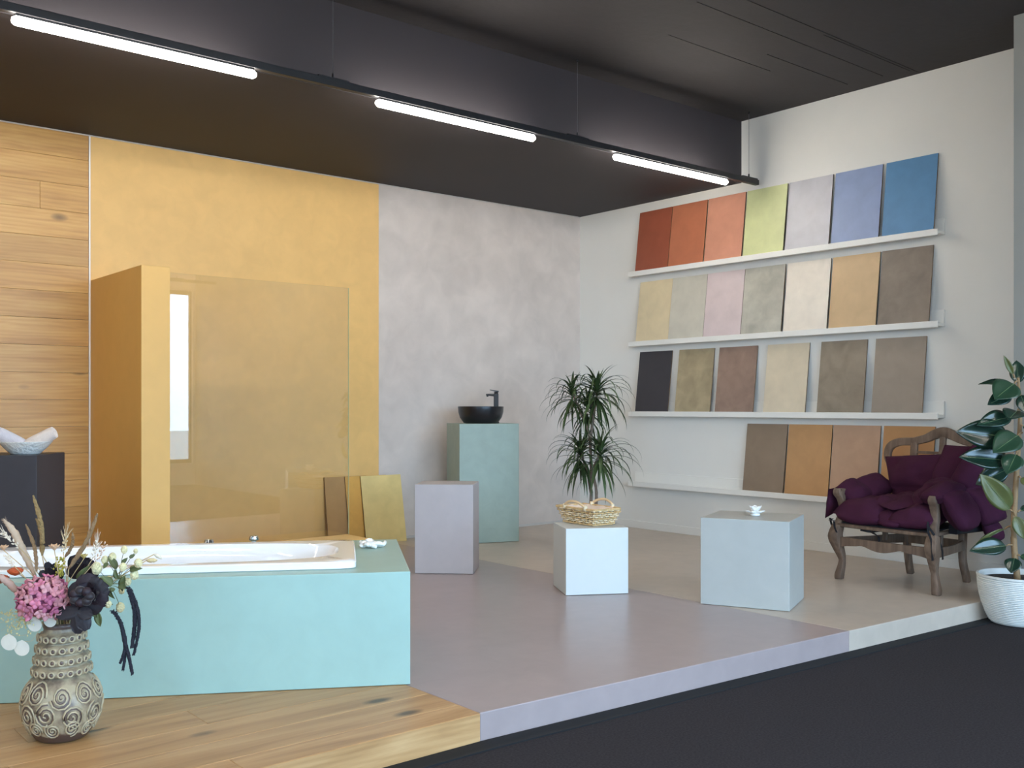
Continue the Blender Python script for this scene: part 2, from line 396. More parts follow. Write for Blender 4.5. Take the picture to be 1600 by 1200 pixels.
struct(MB().box(XG, XW - .004, YW - .012, YW - .001, P, P + .022).build('baseboard_back', plain('pale grey skirting', (196, 192, 186), 0.5)))
struct(MB().box(XW - .014, XW, 2.79, YW - .012, P, P + .07).build('baseboard_right', white_trim, bevel=.003))

# ------------------------------------------------------------------ setting: raised platform
X1, X2 = 2.300, 4.598
def fy(x): return 2.955 - .056 * (x - X1)
plat = struct(MB().box(XL, X1 - .002, 2.975, YW, 0, P - .016).build('floor_platform', plain('platform core', (90, 80, 70), 0.9)), 'low raised display platform')
MB().prism([(X1, fy(X1)), (X2, fy(X2)), (X2, YW), (X1, YW)], 0, P).build('floor_slab', mauve_c, plat, bevel=.004)['label'] = 'mauve grey floor field'
MB().prism([(X2 + .001, fy(X2)), (6.369, fy(6.369)), (6.369, 2.785), (XW, 2.785), (XW, YW), (X2 + .001, YW)], 0, P).build('floor_slab', beige_c, plat, bevel=.004)['label'] = 'beige grey floor field'
MB().box(2.39, 3.72, 6.362, YW - .001, P, P + .004).build('floor_slab', yellow_c, plat)['label'] = 'ochre floor of the shower corner'
FW = 0.197; yb = 3.481 - 3 * FW; r = 0
while yb < YW - .01:
    y0, y1 = max(yb, 2.953), min(yb + FW, YW - .002)
    if y1 - y0 > .02:
        js = [X1 - .002]; x = 1.463 if r == 3 else X1 - random.uniform(.5, 2.0)
        while x > XL + .3: js.append(x); x -= random.uniform(1.7, 2.3)
        js.append(XL)
        for a, b in zip(js[1:], js[:-1]):
            plank('floor_plank', a + .0006, b - .0006, y0 + .0006, y1 - .0006, P - .015, P, oak_floor, plat)
    yb += FW; r += 1
for a, b in ((-1.9, .35), (.35, X1 - .002)):
    plank('riser_plank', a + .0006, b - .0006, 2.950, 2.972, 0, P - .0005, oak_floor, plat, .002)
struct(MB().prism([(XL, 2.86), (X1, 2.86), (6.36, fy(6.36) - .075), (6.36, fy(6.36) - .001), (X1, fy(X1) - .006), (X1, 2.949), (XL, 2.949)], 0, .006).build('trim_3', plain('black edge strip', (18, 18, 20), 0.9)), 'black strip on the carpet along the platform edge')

# ------------------------------------------------------------------ shower corner
struct(MB().box(XJ + .006, 2.385, 6.275, YW - .002, P, 2.146).build('wall_partition', gold_c, bevel=.003), 'golden ochre half height partition wall')
struct(MB().box(2.387, 3.722, 6.02, 6.36, P, .33).build('wall_bench', yellow_c, bevel=.004), 'low ochre ledge carrying the glass screen')
g = empty('shower_screen', (3.05, 6.34, .33), 'clear frameless glass shower screen fixed to the golden partition', 'glass screen')
MB().box(2.392, 3.718, 6.331, 6.339, .333, 2.12).build('pane', shower_glass, g)
MB().box(3.718, 3.7205, 6.331, 6.339, .333, 2.12).build('edge_strip', plain('polished glass edge', (196, 196, 150), 0.2), g)
MB().box(2.386, 2.398, 6.325, 6.345, .333, 2.12).build('wall_channel', gold_c, g)

# ------------------------------------------------------------------ suspended light rails
def light_rail(y, x0, x1, tubes, wires, label):
    root = empty('light_rail', ((x0 + x1) / 2, y, 3.1), label, 'light')
    MB().box(x0, x1, y - .020, y + .020, 3.100, 3.142).build('rail', black_m, root, bevel=.003)
    for a, b in tubes:
        MB().sweep([(a - .004, y, 3.068), (a + .012, y, 3.068), (b - .012, y, 3.068), (b + .004, y, 3.068)], [.014, .023, .023, .014], n=14, smooth=0).build('light_tube', tube_m, root, smooth=True)
        MB().box(a + .01, b - .01, y - .014, y + .014, 3.088, 3.101).build('tube_holder', black_m, root)
    for x in wires:
        MB().sweep([(x, y, 3.14), (x, y, ZC)], .0016, n=6, smooth=0).build('hanger_wire', plain('steel wire', (120, 120, 122), 0.4, metal=.6), root)
        MB().box(x - .1, x + .1, y - .017, y + .017, 3.141, 3.152).build('rail_clip', black_m, root, bevel=.002)
        MB().lathe([(.008, 3.15), (.006, 3.175), (.003, 3.18)], (x, y, 0), 8).build('wire_grip', black_m, root)
        MB().lathe([(.004, ZC - .02), (.009, ZC - .012), (.009, ZC)], (x, y, 0), 8).build('ceiling_anchor', black_m, root)
    return root
YR = 5.08
light_rail(YR, -2.9, 6.876, [(-2.83, -1.6), (-.83, .40), (1.186, 2.398), (3.177, 4.413), (5.187, 6.471)], [.8, 2.88, 4.817, 6.763], 'black suspended light rail with glowing white tubes below the dark ceiling')
light_rail(2.3, -2.9, 3.3, [(-2.2, -.97), (-.2, 1.03), (1.8, 3.03)], [-1.6, .4, 2.4], 'added black fill light rail over the platform edge, unseen above the picture')  # unseen rail added to brighten the floor and lower walls
light_rail(0.2, -2.9, 6.2, [(-2.2, -.97), (-.2, 1.03), (1.8, 3.03), (3.8, 5.03), (5.1, 6.1)], [-1.6, .4, 2.4, 5.6], 'black suspended light rail above the middle of the carpet, behind the viewer')
light_rail(-1.8, -2.9, 6.2, [(-2.2, -.97), (-.2, 1.03), (1.8, 3.03), (3.8, 5.03)], [-1.6, .4, 2.4, 5.6], 'added black fill light rail by the shop window, unseen behind the viewer')  # another unseen rail, added to even out the room light

# ------------------------------------------------------------------ sample boards on the right wall
LZ = [2.511, 1.856, 1.202, 0.546]; LY0, LY1 = 3.506, 6.515
lbl = ['topmost long white picture ledge, under the red to blue sample boards', 'second long white picture ledge from the top, under the cream and tan boards',
       'third long white picture ledge from the top, under the spaced out boards', 'lowest long white picture ledge, half empty, behind the armchair']
for zt, lb in zip(LZ, lbl):
    t = empty('picture_ledge', (XW - .045, (LY0 + LY1) / 2, zt - .035), lb, 'shelf', 'white ledges on the right wall')
    MB().box(XW - .018, XW, LY0, LY1, zt - .002, zt + .095).build('back_plate', white_trim, t, bevel=.002)
    MB().box(XW - .095, XW, LY0, LY1, zt - .024, zt - .002).build('ledge_board', white_trim, t, bevel=.002)
    MB().box(XW - .107, XW - .095, LY0, LY1, zt - .035, zt + .012).build('front_lip', white_trim, t, bevel=.004)
edge_m = plain('board edge', (120, 96, 70), 0.7, 0.08)
rows = [
    [(992, (160, 86, 62), 'rust red'), (1043.4, (192, 118, 86), 'terracotta orange'), (1099.4, (210, 148, 122), 'salmon orange'), (1160, (208, 212, 158), 'pale green'),
     (1226, (196, 194, 198), 'pale lilac grey'), (1298, (148, 164, 198), 'periwinkle blue'), (1377.5, (98, 146, 186), 'strong blue')],
    [(992.7, (224, 206, 168), 'sand yellow'), (1043.4, (208, 202, 186), 'light greige'), (1098, (220, 202, 200), 'pale pink'), (1156.8, (188, 184, 170), 'cloudy stone grey'),
     (1223, (240, 229, 213), 'cream white'), (1294, (212, 180, 138), 'tan'), (1370.7, (138, 124, 110), 'taupe grey')],
    [(992, (58, 56, 61), 'charcoal black'), (1053.5, (172, 156, 124), 'olive tan'), (1116.3, (152, 126, 111), 'mauve brown'), (1191.9, (220, 205, 178), 'plain beige'),
     (1275.6, (147, 133, 115), 'streaky dark taupe'), (1361, (158, 144, 129), 'even warm taupe')],
    [(1159.8, (146, 126, 106), 'grey brown'), (1225, (196, 150, 102), 'ochre brown'), (1294.8, (192, 156, 128), 'pinkish tan'), (1373.5, (188, 140, 92), 'deep ochre')],
]
rown = ['topmost ledge', 'second ledge', 'third ledge', 'lowest ledge']
pos = ['leftmost', 'second', 'third', 'fourth', 'fifth', 'sixth', 'seventh']
BW, BH, BT = 0.398, 0.572, 0.012
def sample_board(name, base, along, back, lean, mat, label, group):
    """base: bottom left front corner; along: board's width direction; back: direction of the wall"""
    along = Vector(along).normalized(); back = Vector(back).normalized()
    up = (Vector((0, 0, 1)) * math.cos(lean) + back * math.sin(lean)).normalized(); nr = along.cross(up).normalized()
    if nr.dot(back) < 0: nr = -nr
    c = Vector(base) + along * BW / 2
    t = empty(name, c, label, 'sample board', group)
    MB().obox(c + up * BH / 2 + nr * .0015, along, up, nr, BW / 2, BH / 2, .0015).build('coated_face', mat, t)
    MB().obox(c + up * BH / 2 + nr * (.003 + (BT - .003) / 2), along, up, nr, BW / 2, BH / 2, (BT - .003) / 2).build('backing_panel', edge_m, t)
    return t
for ri, row in enumerate(rows):
    for i, (px, rgb, nm) in enumerate(row):
        q = onx(px, HZ + (CAM_H - LZ[ri]) * 200, XW - .086)
        streak = .13 if nm in ('taupe grey', 'mauve brown', 'streaky dark taupe', 'cloudy stone grey', 'olive tan') else .05
        m = cement('board ' + nm, rgb, .5, streak, 3.0, 8.0)
        sample_board('sample_board', (XW - .086, q.y, LZ[ri] + .001), (0, -1, 0), (1, 0, 0), math.atan2(.072, BH), m, f'{nm} rectangular sample board leaning on the {rown[ri]}', 'sample boards on the wall ledges')
for i, (x, y, rgb, nm, ex) in enumerate([(4.04, 7.19, (186, 146, 92), 'dull brown gold', 'leftmost and partly behind the glass'), (4.225, 7.165, (214, 164, 82), 'orange gold', 'the middle one of three'), (4.365, 7.14, (224, 200, 134), 'pale gold', 'foremost and fully visible')]):
    sample_board('sample_board', (x, y, P + .001), (1, 0, 0), (0, 1, 0), math.atan2(YW - .015 - .014 * i - y, BH), cement('board ' + nm, rgb, .35, .06, 3.0, 8.0), f'{nm} sample board leaning on the yellow wall, {ex}', 'gold boards on the floor')

# ------------------------------------------------------------------ pedestals
def pedestal(a, u, w, d, h, mat, label, z0=P):
    """a: front left bottom corner, u: direction of the front edge"""
    u = Vector((u[0], u[1])).normalized(); n = Vector((-u.y, u.x)); a = Vector(a)
    pts = [a, a + u * w, a + u * w + n * d, a + n * d]
    return tag(MB().prism([tuple(p) for p in pts], z0 + .002, z0 + h).build('display_pedestal', mat, bevel=.003), label, 'pedestal')
lilac_c = cement('lilac grey microcement', (178, 169, 168), 0.42, 0.03)
sage_c = cement('sage green microcement', (146, 162, 150), 0.45, 0.06)
pale_c = cement('white grey lacquer', (206, 208, 204), 0.4, 0.012)
fog_c = cement('fog grey microcement', (176, 177, 171), 0.4, 0.025)
char_c = cement('anthracite microcement', (56, 57, 64), 0.5, 0.06)
pedestal((3.870, 5.704), (.712, -.702), .405, .34, .614, lilac_c, 'lilac grey box pedestal with nothing on it, left of the sage column')
pedestal((4.975, 6.672), (.941, -.338), .53, .38, 1.0045, sage_c, 'tall sage green pedestal column carrying the black wash basin')
pedestal((4.121, 4.447), (.868, -.497), .393, .36, .407, pale_c, 'small pale cube pedestal carrying the wicker basket')
pedestal((4.552, 3.762), (.405, -.914), .508, .444, .504, fog_c, 'fog grey cube pedestal carrying a white lotus ornament')
bk = atd(57, 711.5, 5.6)
pedestal((bk.x - .45 * .80, bk.y + .45 * .60), (.80, -.60), .45, .40, bk.z - P, char_c, 'anthracite pedestal by the oak planks carrying a white bowl')

# ------------------------------------------------------------------ bathtub and surround
TA = Vector((2.310, 3.437)); TT = Vector((-.866, .5)); TN = Vector((.5, .866)); TZ = .578
def tp(t, n, z): q = TA + TT * t + TN * n; return Vector((q.x, q.y, z))
mb = MB(); L = 2.15
outer = [(0, 0), (L, 0), (L, 1.015), (0, 1.015)]; inner = [(.26, .14), (1.88, .14), (1.88, .76), (.26, .76)]
rg = [[tp(*q, P + .002) for q in inner], [tp(*q, P + .002) for q in outer], [tp(*q, TZ) for q in outer], [tp(*q, TZ) for q in inner], [tp(*q, P + .002) for q in inner]]
mb.rings(rg, True, False, False)
tag(mb.build('bathtub_surround', turq_c, bevel=.003), 'turquoise box surround built around the white bathtub', 'bath surround')
tub = empty('bathtub', tp(1.07, .45, TZ), 'glossy white built in bathtub set into the turquoise surround', 'bathtub')
tubm = plain('white sanitary acrylic', (240, 240, 240), 0.09, 0.0, coat=.4)
NB = 72
def supell(ct, cn, rt, rn, z, ex=4.0):
    out = []
    for j in range(NB):
        a = 2 * PI * j / NB; c_, s_ = math.cos(a), math.sin(a)
        out.append(tp(ct + rt * math.copysign(abs(c_) ** (2 / ex), c_), cn + rn * math.copysign(abs(s_) ** (2 / ex), s_), z))
    return out
ct, cn, hl, hw = 1.068, .452, .85, .35
mb = MB()
mb.rings([supell(ct, cn, hl - .004, hw - .004, TZ + .001, 26), supell(ct, cn, hl, hw, TZ + .004, 26), supell(ct, cn, hl, hw, TZ + .026, 26), supell(ct, cn, hl - .006, hw - .006, TZ + .032, 26), supell(ct, cn, hl - .035, hw - .035, TZ + .034, 14), supell(ct, cn, .775, .285, TZ + .032, 3.2),
          supell(ct, cn, .765, .275, TZ + .02, 3.1), supell(ct, cn, .745, .262, TZ - .03, 3.0), supell(ct + .01, cn, .68, .245, TZ - .15, 3.0), supell(ct + .02, cn, .61, .225, TZ - .3, 3.0), supell(ct + .02, cn, .56, .20, TZ - .385, 3.0), supell(ct + .02, cn, .48, .15, TZ - .41, 3.0)], True, False, True)
mb.build('tub_shell', tubm, tub, smooth=2)
q = tp(.345, .452, TZ - .05)
MB().lathe([(.028, 0), (.028, .008), (.02, .012)], (0, 0, 0), 16)
ov = MB(); ov.rings([[q + Vector((.03 * math.cos(a) * .5, .03 * math.cos(a) * .866, .03 * math.sin(a))) + Vector((TT.x, TT.y, 0)) * k for a in [2 * PI * j / 16 for j in range(16)]] for k in (-.03, .012)]); ov.build('overflow_cap', chrome, tub, smooth=2)
for px in (333, 400):
    q = onz(px, 847, TZ); n_ = (Vector((q.x, q.y)) - TA).dot(TN); t_ = (Vector((q.x, q.y)) - TA).dot(TT); q = tp(t_, .9, TZ + .001)
    tap = empty('bath_tap_knob', q, ('left' if px == 333 else 'right') + ' small chrome tap knob on the deck behind the bathtub', 'tap knob', 'chrome knobs behind the tub')
    h = .02 if px == 333 else .034
    MB().lathe([(.026, 0), (.026, .006), (.012, .009), (.012, h * .7), (.022, h * .75), (.024, h), (.018, h + .014), (.0, h + .016)], q, 20, True, False).build('knob_body', chrome, tap, smooth=2)

# ------------------------------------------------------------------ white ornaments
chalk = plain('white ceramic', (238, 236, 230), 0.35, 0.01)
def petal(mb, base, az, el, ln, wd_, cup, n=5):
    """a cupped pointed petal with thickness"""
    d = Vector((math.cos(az) * math.cos(el), math.sin(az) * math.cos(el), math.sin(el))); sd = Vector((-math.sin(az), math.cos(az), 0)); nr = sd.cross(d) * -1
    f, b = [], []
    for i in range(n + 1):
        t = i / n; w = wd_ * (math.sin(PI * min(1, t * .92 + .08)) ** .7)
        for j in (-1, -.5, 0, .5, 1):
            p = Vector(base) + d * (ln * t) + sd * (w * j) + nr * (cup * (j * j) * (w / wd_) - cup * 1.2 * t * (1 - t))
            f.append(p); b.append(p + nr * .003)
    K = len(f); fs = []
    for i in range(n):
        for j in range(4):
            a = i * 5 + j; fs.append((a, a + 1, a + 6, a + 5)); fs.append((K + a + 5, K + a + 6, K + a + 1, K + a))
    rim = [i * 5 for i in range(n + 1)] + [n * 5 + j for j in range(1, 5)] + [i * 5 + 4 for i in range(n - 1, -1, -1)]
    for a, c_ in zip(rim, rim[1:]): fs.append((a, c_, K + c_, K + a))
    mb.add(f + b, fs)
q = onz(1180, 806, .614)
lo = empty('lotus_ornament', (q.x, q.y, .6145), 'small white ceramic lotus flower on the fog grey cube', 'ornament')
MB().lathe([(.02, .0), (.03, .004), (.024, .014)], (q.x, q.y, .615), 14).build('flower_base', chalk, lo, smooth=True)
for ring, (cnt, el, ln) in enumerate([(6, .35, .062), (5, .9, .066), (3, 1.25, .05)]):
    for i in range(cnt):
        mb = MB(); petal(mb, (q.x, q.y, .622), 2 * PI * i / cnt + ring * .4 + .3, el, ln, .02, .012); mb.build('petal', chalk, lo, smooth=True)
q = onz(580, 856, TZ)
co = empty('coral_ornament', (q.x, q.y, TZ + .001), 'white knobbly coral ornament on the corner of the turquoise surround', 'ornament')
mb = MB(); mb.ball((q.x, q.y, TZ + .018), .04, .032, .016, 12, 8, .12); mb.build('coral_body', chalk, co, smooth=True)
for i in range(9):
    a = 2 * PI * i / 9 + .2; rr = .036 + .02 * (i % 3) / 2
    mb = MB(); mb.sweep([(q.x + .02 * math.cos(a), q.y + .02 * math.sin(a), TZ + .016), (q.x + rr * math.cos(a), q.y + rr * math.sin(a), TZ + .014 + .012 * (i % 2)), (q.x + (rr + .016) * math.cos(a + .3), q.y + (rr + .016) * math.sin(a + .3), TZ + .009 + .008 * (i % 3))], [.012, .010, .008], 8, smooth=3)
    mb.build('coral_branch', chalk, co, smooth=True)
mb = MB(); mb.ball((q.x - .005, q.y + .01, TZ + .036), .02, .016, .010, 10, 6, .2); mb.build('coral_knob', chalk, co, smooth=True)

# ------------------------------------------------------------------ wash basin and tap
bc = Vector((4.975, 6.672)) + Vector((.941, -.338)) * .25 + Vector((.338, .941)) * .19
zb = P + 1.0045
basin_m = plain('satin black ceramic', (30, 30, 33), 0.28, 0.03)
mb = MB(); mb.lathe([(.0, 0.001), (.135, .001), (.15, .008), (.18, .05), (.194, .095), (.197, .135), (.197, .143), (.194, .1455), (.189, .143), (.185, .12), (.165, .06), (.12, .022), (.02, .016), (.0, .016)], (bc.x, bc.y, zb), 56, False, False)
bs = tag(mb.build('wash_basin', basin_m, smooth=2, origin=(bc.x, bc.y, zb)), 'round black vessel wash basin on the sage green column', 'wash basin')
MB().lathe([(.022, 0), (.022, .006), (.0, .008)], (bc.x, bc.y, zb + .016), 16, True, False).build('drain_cap', chrome, bs, smooth=2)
fq = bc + Vector((.769, -.639)) * .13 + Vector((.639, .769)) * .12
# keep the tap on the column top, just behind the bowl
fo = empty('basin_tap', (fq.x, fq.y, zb), 'tall black lever tap standing behind the black wash basin', 'tap')
e1 = Vector((-.769, .639, 0)); e2 = Vector((.639, .769, 0)); f3 = Vector((fq.x, fq.y, 0))
MB().lathe([(.028, .001), (.028, .008), (.024, .012)], (fq.x, fq.y, zb), 24).build('base_ring', basin_m, fo, smooth=2)
MB().obox(f3 + Vector((0, 0, zb + .135)), e1, e2, (0, 0, 1), .021, .021, .125).build('tap_body', basin_m, fo, bevel=.006)
mb = MB(); mb.sweep([f3 + e1 * .0 + Vector((0, 0, zb + .243)), f3 + e1 * .05 + Vector((0, 0, zb + .246)), f3 + e1 * .088 + Vector((0, 0, zb + .248))], [(.02, .013), (.019, .010), (.017, .007)], 12, smooth=3, square=True); mb.build('spout', basin_m, fo, smooth=2)
MB().lathe([(.009, -.012), (.009, .0)], f3 + e1 * .075 + Vector((0, 0, zb + .242)), 12).build('aerator', basin_m, fo)
MB().lathe([(.016, .258), (.019, .268), (.02, .272)], (fq.x, fq.y, zb), 20).build('lever_neck', basin_m, fo, smooth=2)
mb = MB(); mb.sweep([f3 - e1 * .022 + Vector((0, 0, zb + .274)), f3 + e1 * .01 + Vector((0, 0, zb + .280)), f3 + e1 * .055 + Vector((0, 0, zb + .290))], [(.02, .008), (.018, .006), (.011, .003)], 12, smooth=3, square=True); mb.build('lever', basin_m, fo, smooth=2)

# ------------------------------------------------------------------ bowl with towels
bz = bk.z
bq = atd(40, 709, 5.75); bowl_m = plain('white hammered ceramic', (234, 236, 232), 0.3, 0.02, 8, 0.9, 55)
mb = MB(); mb.lathe([(0, .001), (.075, .001), (.082, .006), (.115, .038), (.142, .07), (.145, .074), (.141, .074), (.11, .042), (.078, .012), (0, .01)], (bq.x, bq.y, bz), 48, False, False)
tag(mb.build('bowl', bowl_m, smooth=True, origin=(bq.x, bq.y, bz)), 'white dimpled bowl holding rolled towels on the anthracite pedestal', 'bowl')
side = Vector((.769, -.639, 0)); fwd = Vector((.639, .769, 0))
def towel(c, ax, rgb, nm, label):
    ax = Vector(ax).normalized(); t = empty('rolled_towel', c, label, 'towel', 'rolled towels in the bowl'); m = plain(nm, rgb, 0.95, 0.05, 30, 0.5, 220, sheen=.3)
    b1 = ax.cross(Vector((0, 0, 1))).normalized(); b2 = b1.cross(ax)
    rg = []
    for i in range(9):
        k = -1 + 2 * i / 8; r = .038 * (1 - .1 * abs(k) ** 6)
        rg.append([Vector(c) + ax * (.085 * k) + b1 * (r * (1 + .05 * math.sin(3 * a)) * math.cos(a)) + b2 * (r * math.sin(a)) for a in [2 * PI * j / 20 for j in range(20)]])
    MB().rings(rg).build('towel_roll', m, t, smooth=2)
    for sgn in (-1, 1):
        pts = [Vector(c) + ax * (sgn * .086) + b1 * ((.004 + .0044 * a) * math.cos(a)) + b2 * ((.004 + .0044 * a) * math.sin(a)) for a in [k * .5 for k in range(15)]]
        MB().sweep(pts, .0028, 5, smooth=0, up=ax).build('towel_fold', m, t, smooth=True)
cb = Vector((bq.x, bq.y, bz))
towel(cb + side * .09 + Vector((0, 0, .088)), side + Vector((0, 0, .50)), (236, 222, 212), 'cream towelling', 'cream rolled towel on the right side of the white bowl')
towel(cb - side * .085 + Vector((0, 0, .088)) - fwd * .01, -side + Vector((0, 0, .50)), (208, 206, 214), 'grey towelling', 'pale grey rolled towel on the left side of the white bowl')

# ------------------------------------------------------------------ wicker basket
bz = P + .407
u2 = Vector((.967, -.255)); u2 = Vector((math.cos(math.radians(-4)), math.sin(math.radians(-4)))); v2 = Vector((-u2.y, u2.x))
pc = onz(927, 823, bz).xy + u2 * .085 + v2 * .145
bask = empty('wicker_basket', (pc.x, pc.y, bz + .001), 'pale wicker basket with two wooden handles and cloth lining on the small cube', 'basket')
wick = plain('peeled willow', (212, 178, 126), 0.6, 0.16, 40, rand=.0); wickd = plain('bleached willow', (232, 212, 176), 0.6, 0.08, 40)
def bpt(a, b, k, off=0):
    """a,b in -1..1 on the rectangle, k 0 bottom to 1 top (sides flare)"""
    hx, hy = .082 + .026 * k, .140 + .042 * k
    q = pc + v2 * (a * hx) * 1.0 + u2 * 0
    q = pc + u2 * (a * (hx + off)) + v2 * (b * (hy + off))
    return Vector((q.x, q.y, bz + .006 + .095 * k))
def perim(nside):
    out = []
    for (a0, b0, a1, b1) in ((-1, -1, 1, -1), (1, -1, 1, 1), (1, 1, -1, 1), (-1, 1, -1, -1)):
        for i in range(nside): t = i / nside; out.append((a0 + (a1 - a0) * t, b0 + (b1 - b0) * t))
    return out
ns = 9; pr = perim(ns * 2)
for a, b in perim(ns):
    MB().sweep([bpt(a, b, 0), bpt(a, b, .5), bpt(a, b, 1)], .0032, 5, smooth=2).build('stake', wick, bask)
for rr in range(8):
    k = .04 + .90 * rr / 7; pts = []
    for i, (a, b) in enumerate(pr):
        offs = .006 * (1 if ((i // 2) + rr) % 2 else -1) * (0 if i % 2 else 1)
        p = bpt(a, b, k, offs); p.z += random.uniform(-.0012, .0012); pts.append(p)
    pts.append(pts[0]); MB().sweep(pts, 0.0043, 6, smooth=2).build('woven_strand', wickd if rr % 3 else wick, bask, smooth=True)
for k in (0.99, 1.05):
    pts = [bpt(a, b, k, .004 * math.sin(i * 1.3)) for i, (a, b) in enumerate(pr)]; pts.append(pts[0]); MB().sweep(pts, .006, 6, smooth=2).build('rim_braid', wick, bask, smooth=True)
MB().prism([tuple(bpt(a, b, 0).xy) for a, b in ((-1, -1), (1, -1), (1, 1), (-1, 1))], bz + .002, bz + .008).build('basket_floor', wick, bask)
cloth = plain('cream lining cloth', (233, 214, 196), 0.9, 0.03, 20, 0.3, 300)
mb = MB(); n = 14; g_ = []
for i in range(n + 1):
    for j in range(n + 1):
        a, b = -1 + 2 * i / n, -1 + 2 * j / n; e = max(abs(a), abs(b)) ** 4
        p = bpt(a * .93, b * .93, .62 + .42 * e); p.z += .008 * noise.noise(p * 30); g_.append(p)
mb.add(g_ + [p - Vector((0, 0, .004)) for p in g_], [(i * (n + 1) + j, (i + 1) * (n + 1) + j, (i + 1) * (n + 1) + j + 1, i * (n + 1) + j + 1) for i in range(n) for j in range(n)])
mb.build('lining_cloth', cloth, bask, smooth=True)
hand = plain('bent wood handle', (226, 194, 150), 0.5, 0.08, 20)
for sg in (-1, 1):
    pts = [bpt(sg * 1.0, -.55, 1.0), bpt(sg * 1.02, -.5, 1.2), bpt(sg * 1.04, -.25, 1.42), bpt(sg * 1.05, 0, 1.5), bpt(sg * 1.04, .25, 1.42), bpt(sg * 1.02, .5, 1.2), bpt(sg * 1.0, .55, 1.0)]
    MB().sweep(pts, .0085, 8, smooth=4).build('handle', hand, bask, smooth=True)
    for t in (-.6, .6):
        q = bpt(sg * 1.01, t * .9, 1.12); MB().lathe([(.012, -.014), (.014, 0), (.012, .014)], q, 10).build('handle_binding', wickd, bask, smooth=True)

# ------------------------------------------------------------------ dragon tree (slender dracaena)
dp = onz(922, 860, P); DD = 7.964
dr = empty('dragon_tree', (dp.x, dp.y, P), 'tall dragon tree with thin drooping leaves behind the wicker basket', 'plant')
MB().lathe([(.10, .002), (.115, .01), (.14, .24), (.148, .25), (.148, .27), (.138, .27), (.134, .235)], (dp.x, dp.y, P), 32, True, False).build('pot', plain('dark grey plant pot', (70, 70, 72), 0.6), dr, smooth=2)
soil = plain('potting soil', (52, 40, 32), 0.95, 0.2, 60, 0.8, 80)
MB().lathe([(.0, .235), (.134, .236)], (dp.x, dp.y, P), 24, False, False).build('soil', soil, dr)
bark = plain('grey brown cane', (120, 104, 90), 0.8, 0.2, 30, 0.6, 60)
def dpx(x, y, dd=0): return atd(x, y, DD + dd)
base = Vector((dp.x, dp.y, P + .22))
stems = [[base + Vector((-.02, .0, 0)), dpx(924, 770), dpx(922, 690), dpx(916, 665), dpx(905, 640, .03), dpx(894, 612, .05)],
         [dpx(922, 690), dpx(926, 660), dpx(930, 632, -.03), dpx(933, 609, -.05)],
         [base + Vector((.03, -.02, 0)), dpx(932, 770, -.03), dpx(927, 735, -.05), dpx(938, 708, -.08)],
         [dpx(924, 770), dpx(918, 740, .05), dpx(907, 706, .08)], [dpx(926, 660), dpx(928, 640, .06), dpx(922, 628, .12)]]
for st in stems: MB().sweep(st, [.014, .012, .010, .008], 8, smooth=4).build('cane', bark, dr, smooth=True)
dleaf = plain('dark dragon tree leaf', (60, 78, 44), 0.4, 0.12, 12, rand=.35)
def strap(ln, e0, droop, w=.0115, n=10):
    """arching strap leaf in local xz"""
    mb = MB(); p = Vector((0, 0, 0)); e = e0; vs = []; th = []
    for i in range(n + 1):
        t = i / n; ww = w * (min(1, .45 + t * 3) * (1 - t ** 2.2) + .02)
        nrm = Vector((-math.sin(e), 0, math.cos(e)))
        vs += [p + Vector((0, -ww, 0)) + nrm * ww * .35, p.copy(), p + Vector((0, ww, 0)) + nrm * ww * .35]
        p = p + Vector((math.cos(e), 0, math.sin(e))) * (ln / n); e -= droop / n * (.4 + 1.2 * t)
    fs = []
    for i in range(n): a = i * 3; fs += [(a, a + 1, a + 4, a + 3), (a + 1, a + 2, a + 5, a + 4)]
    mb.add(vs, fs); return mb
shapes = []
for e0, dr_, ln in ((1.3, .3, .22), (1.15, 1.0, .27), (1.0, 2.1, .33), (.9, 2.7, .37), (.75, 2.8, .40), (.5, 2.5, .40), (.2, 2.1, .40), (-.2, 1.6, .38), (-.7, .95, .34)):
    shapes.append(raw_mesh(strap(ln, e0, dr_), 'leaf', dleaf))
for hi, (hx, hy, hd, cnt, sc) in enumerate([(894, 610, .05, 52, .85), (933, 606, -.05, 64, 1.0), (918, 632, .12, 46, .85), (907, 704, .08, 60, .92), (938, 704, -.08, 64, 1.0)]):
    c = dpx(hx, hy, hd)
    for i in range(cnt):
        t = i / (cnt - 1); si = min(len(shapes) - 1, int((t ** .62) * len(shapes) * .999)); az = i * 2.39996 + random.uniform(-.25, .25)
        s_ = sc * random.uniform(.8, 1.1)
        M_ = Matrix.Translation(c - Vector((0, 0, .10 * t))) @ Matrix.Rotation(az, 4, 'Z') @ Matrix.Rotation(random.uniform(-.12, .12), 4, 'Y') @ Matrix.Diagonal((s_, s_ * 1.15, s_, 1))
        share('leaf', shapes[si], dr, M_)

# ------------------------------------------------------------------ rubber plant
RD = 5.80; rp0 = atd(1592, 940, RD)
rb = empty('rubber_plant', (rp0.x, rp0.y, 0), 'rubber plant with large glossy leaves at the right edge', 'plant')
potm = plain('ribbed white pot', (222, 222, 216), 0.6, 0.03, 14)
prof = [(.12, .002), (.15, .006)]
for i in range(49):
    t = i / 48; r_ = .155 + .068 * math.sin(t * PI * .5) ** .8; prof.append((r_ + .0018 * (1 if i % 2 else -1), .012 + .255 * t))
prof += [(.227, .275), (.226, .285), (.212, .285), (.206, .25)]
pt = tag(MB().lathe(prof, (rp0.x, rp0.y, 0), 56, True, False).build('plant_pot', potm, origin=(rp0.x, rp0.y, 0), smooth=2), 'ribbed round white plant pot standing on the charcoal carpet', 'plant pot')
MB().lathe([(0, .252), (.207, .252)], (rp0.x, rp0.y, 0), 32, False, False).build('soil', soil, pt)
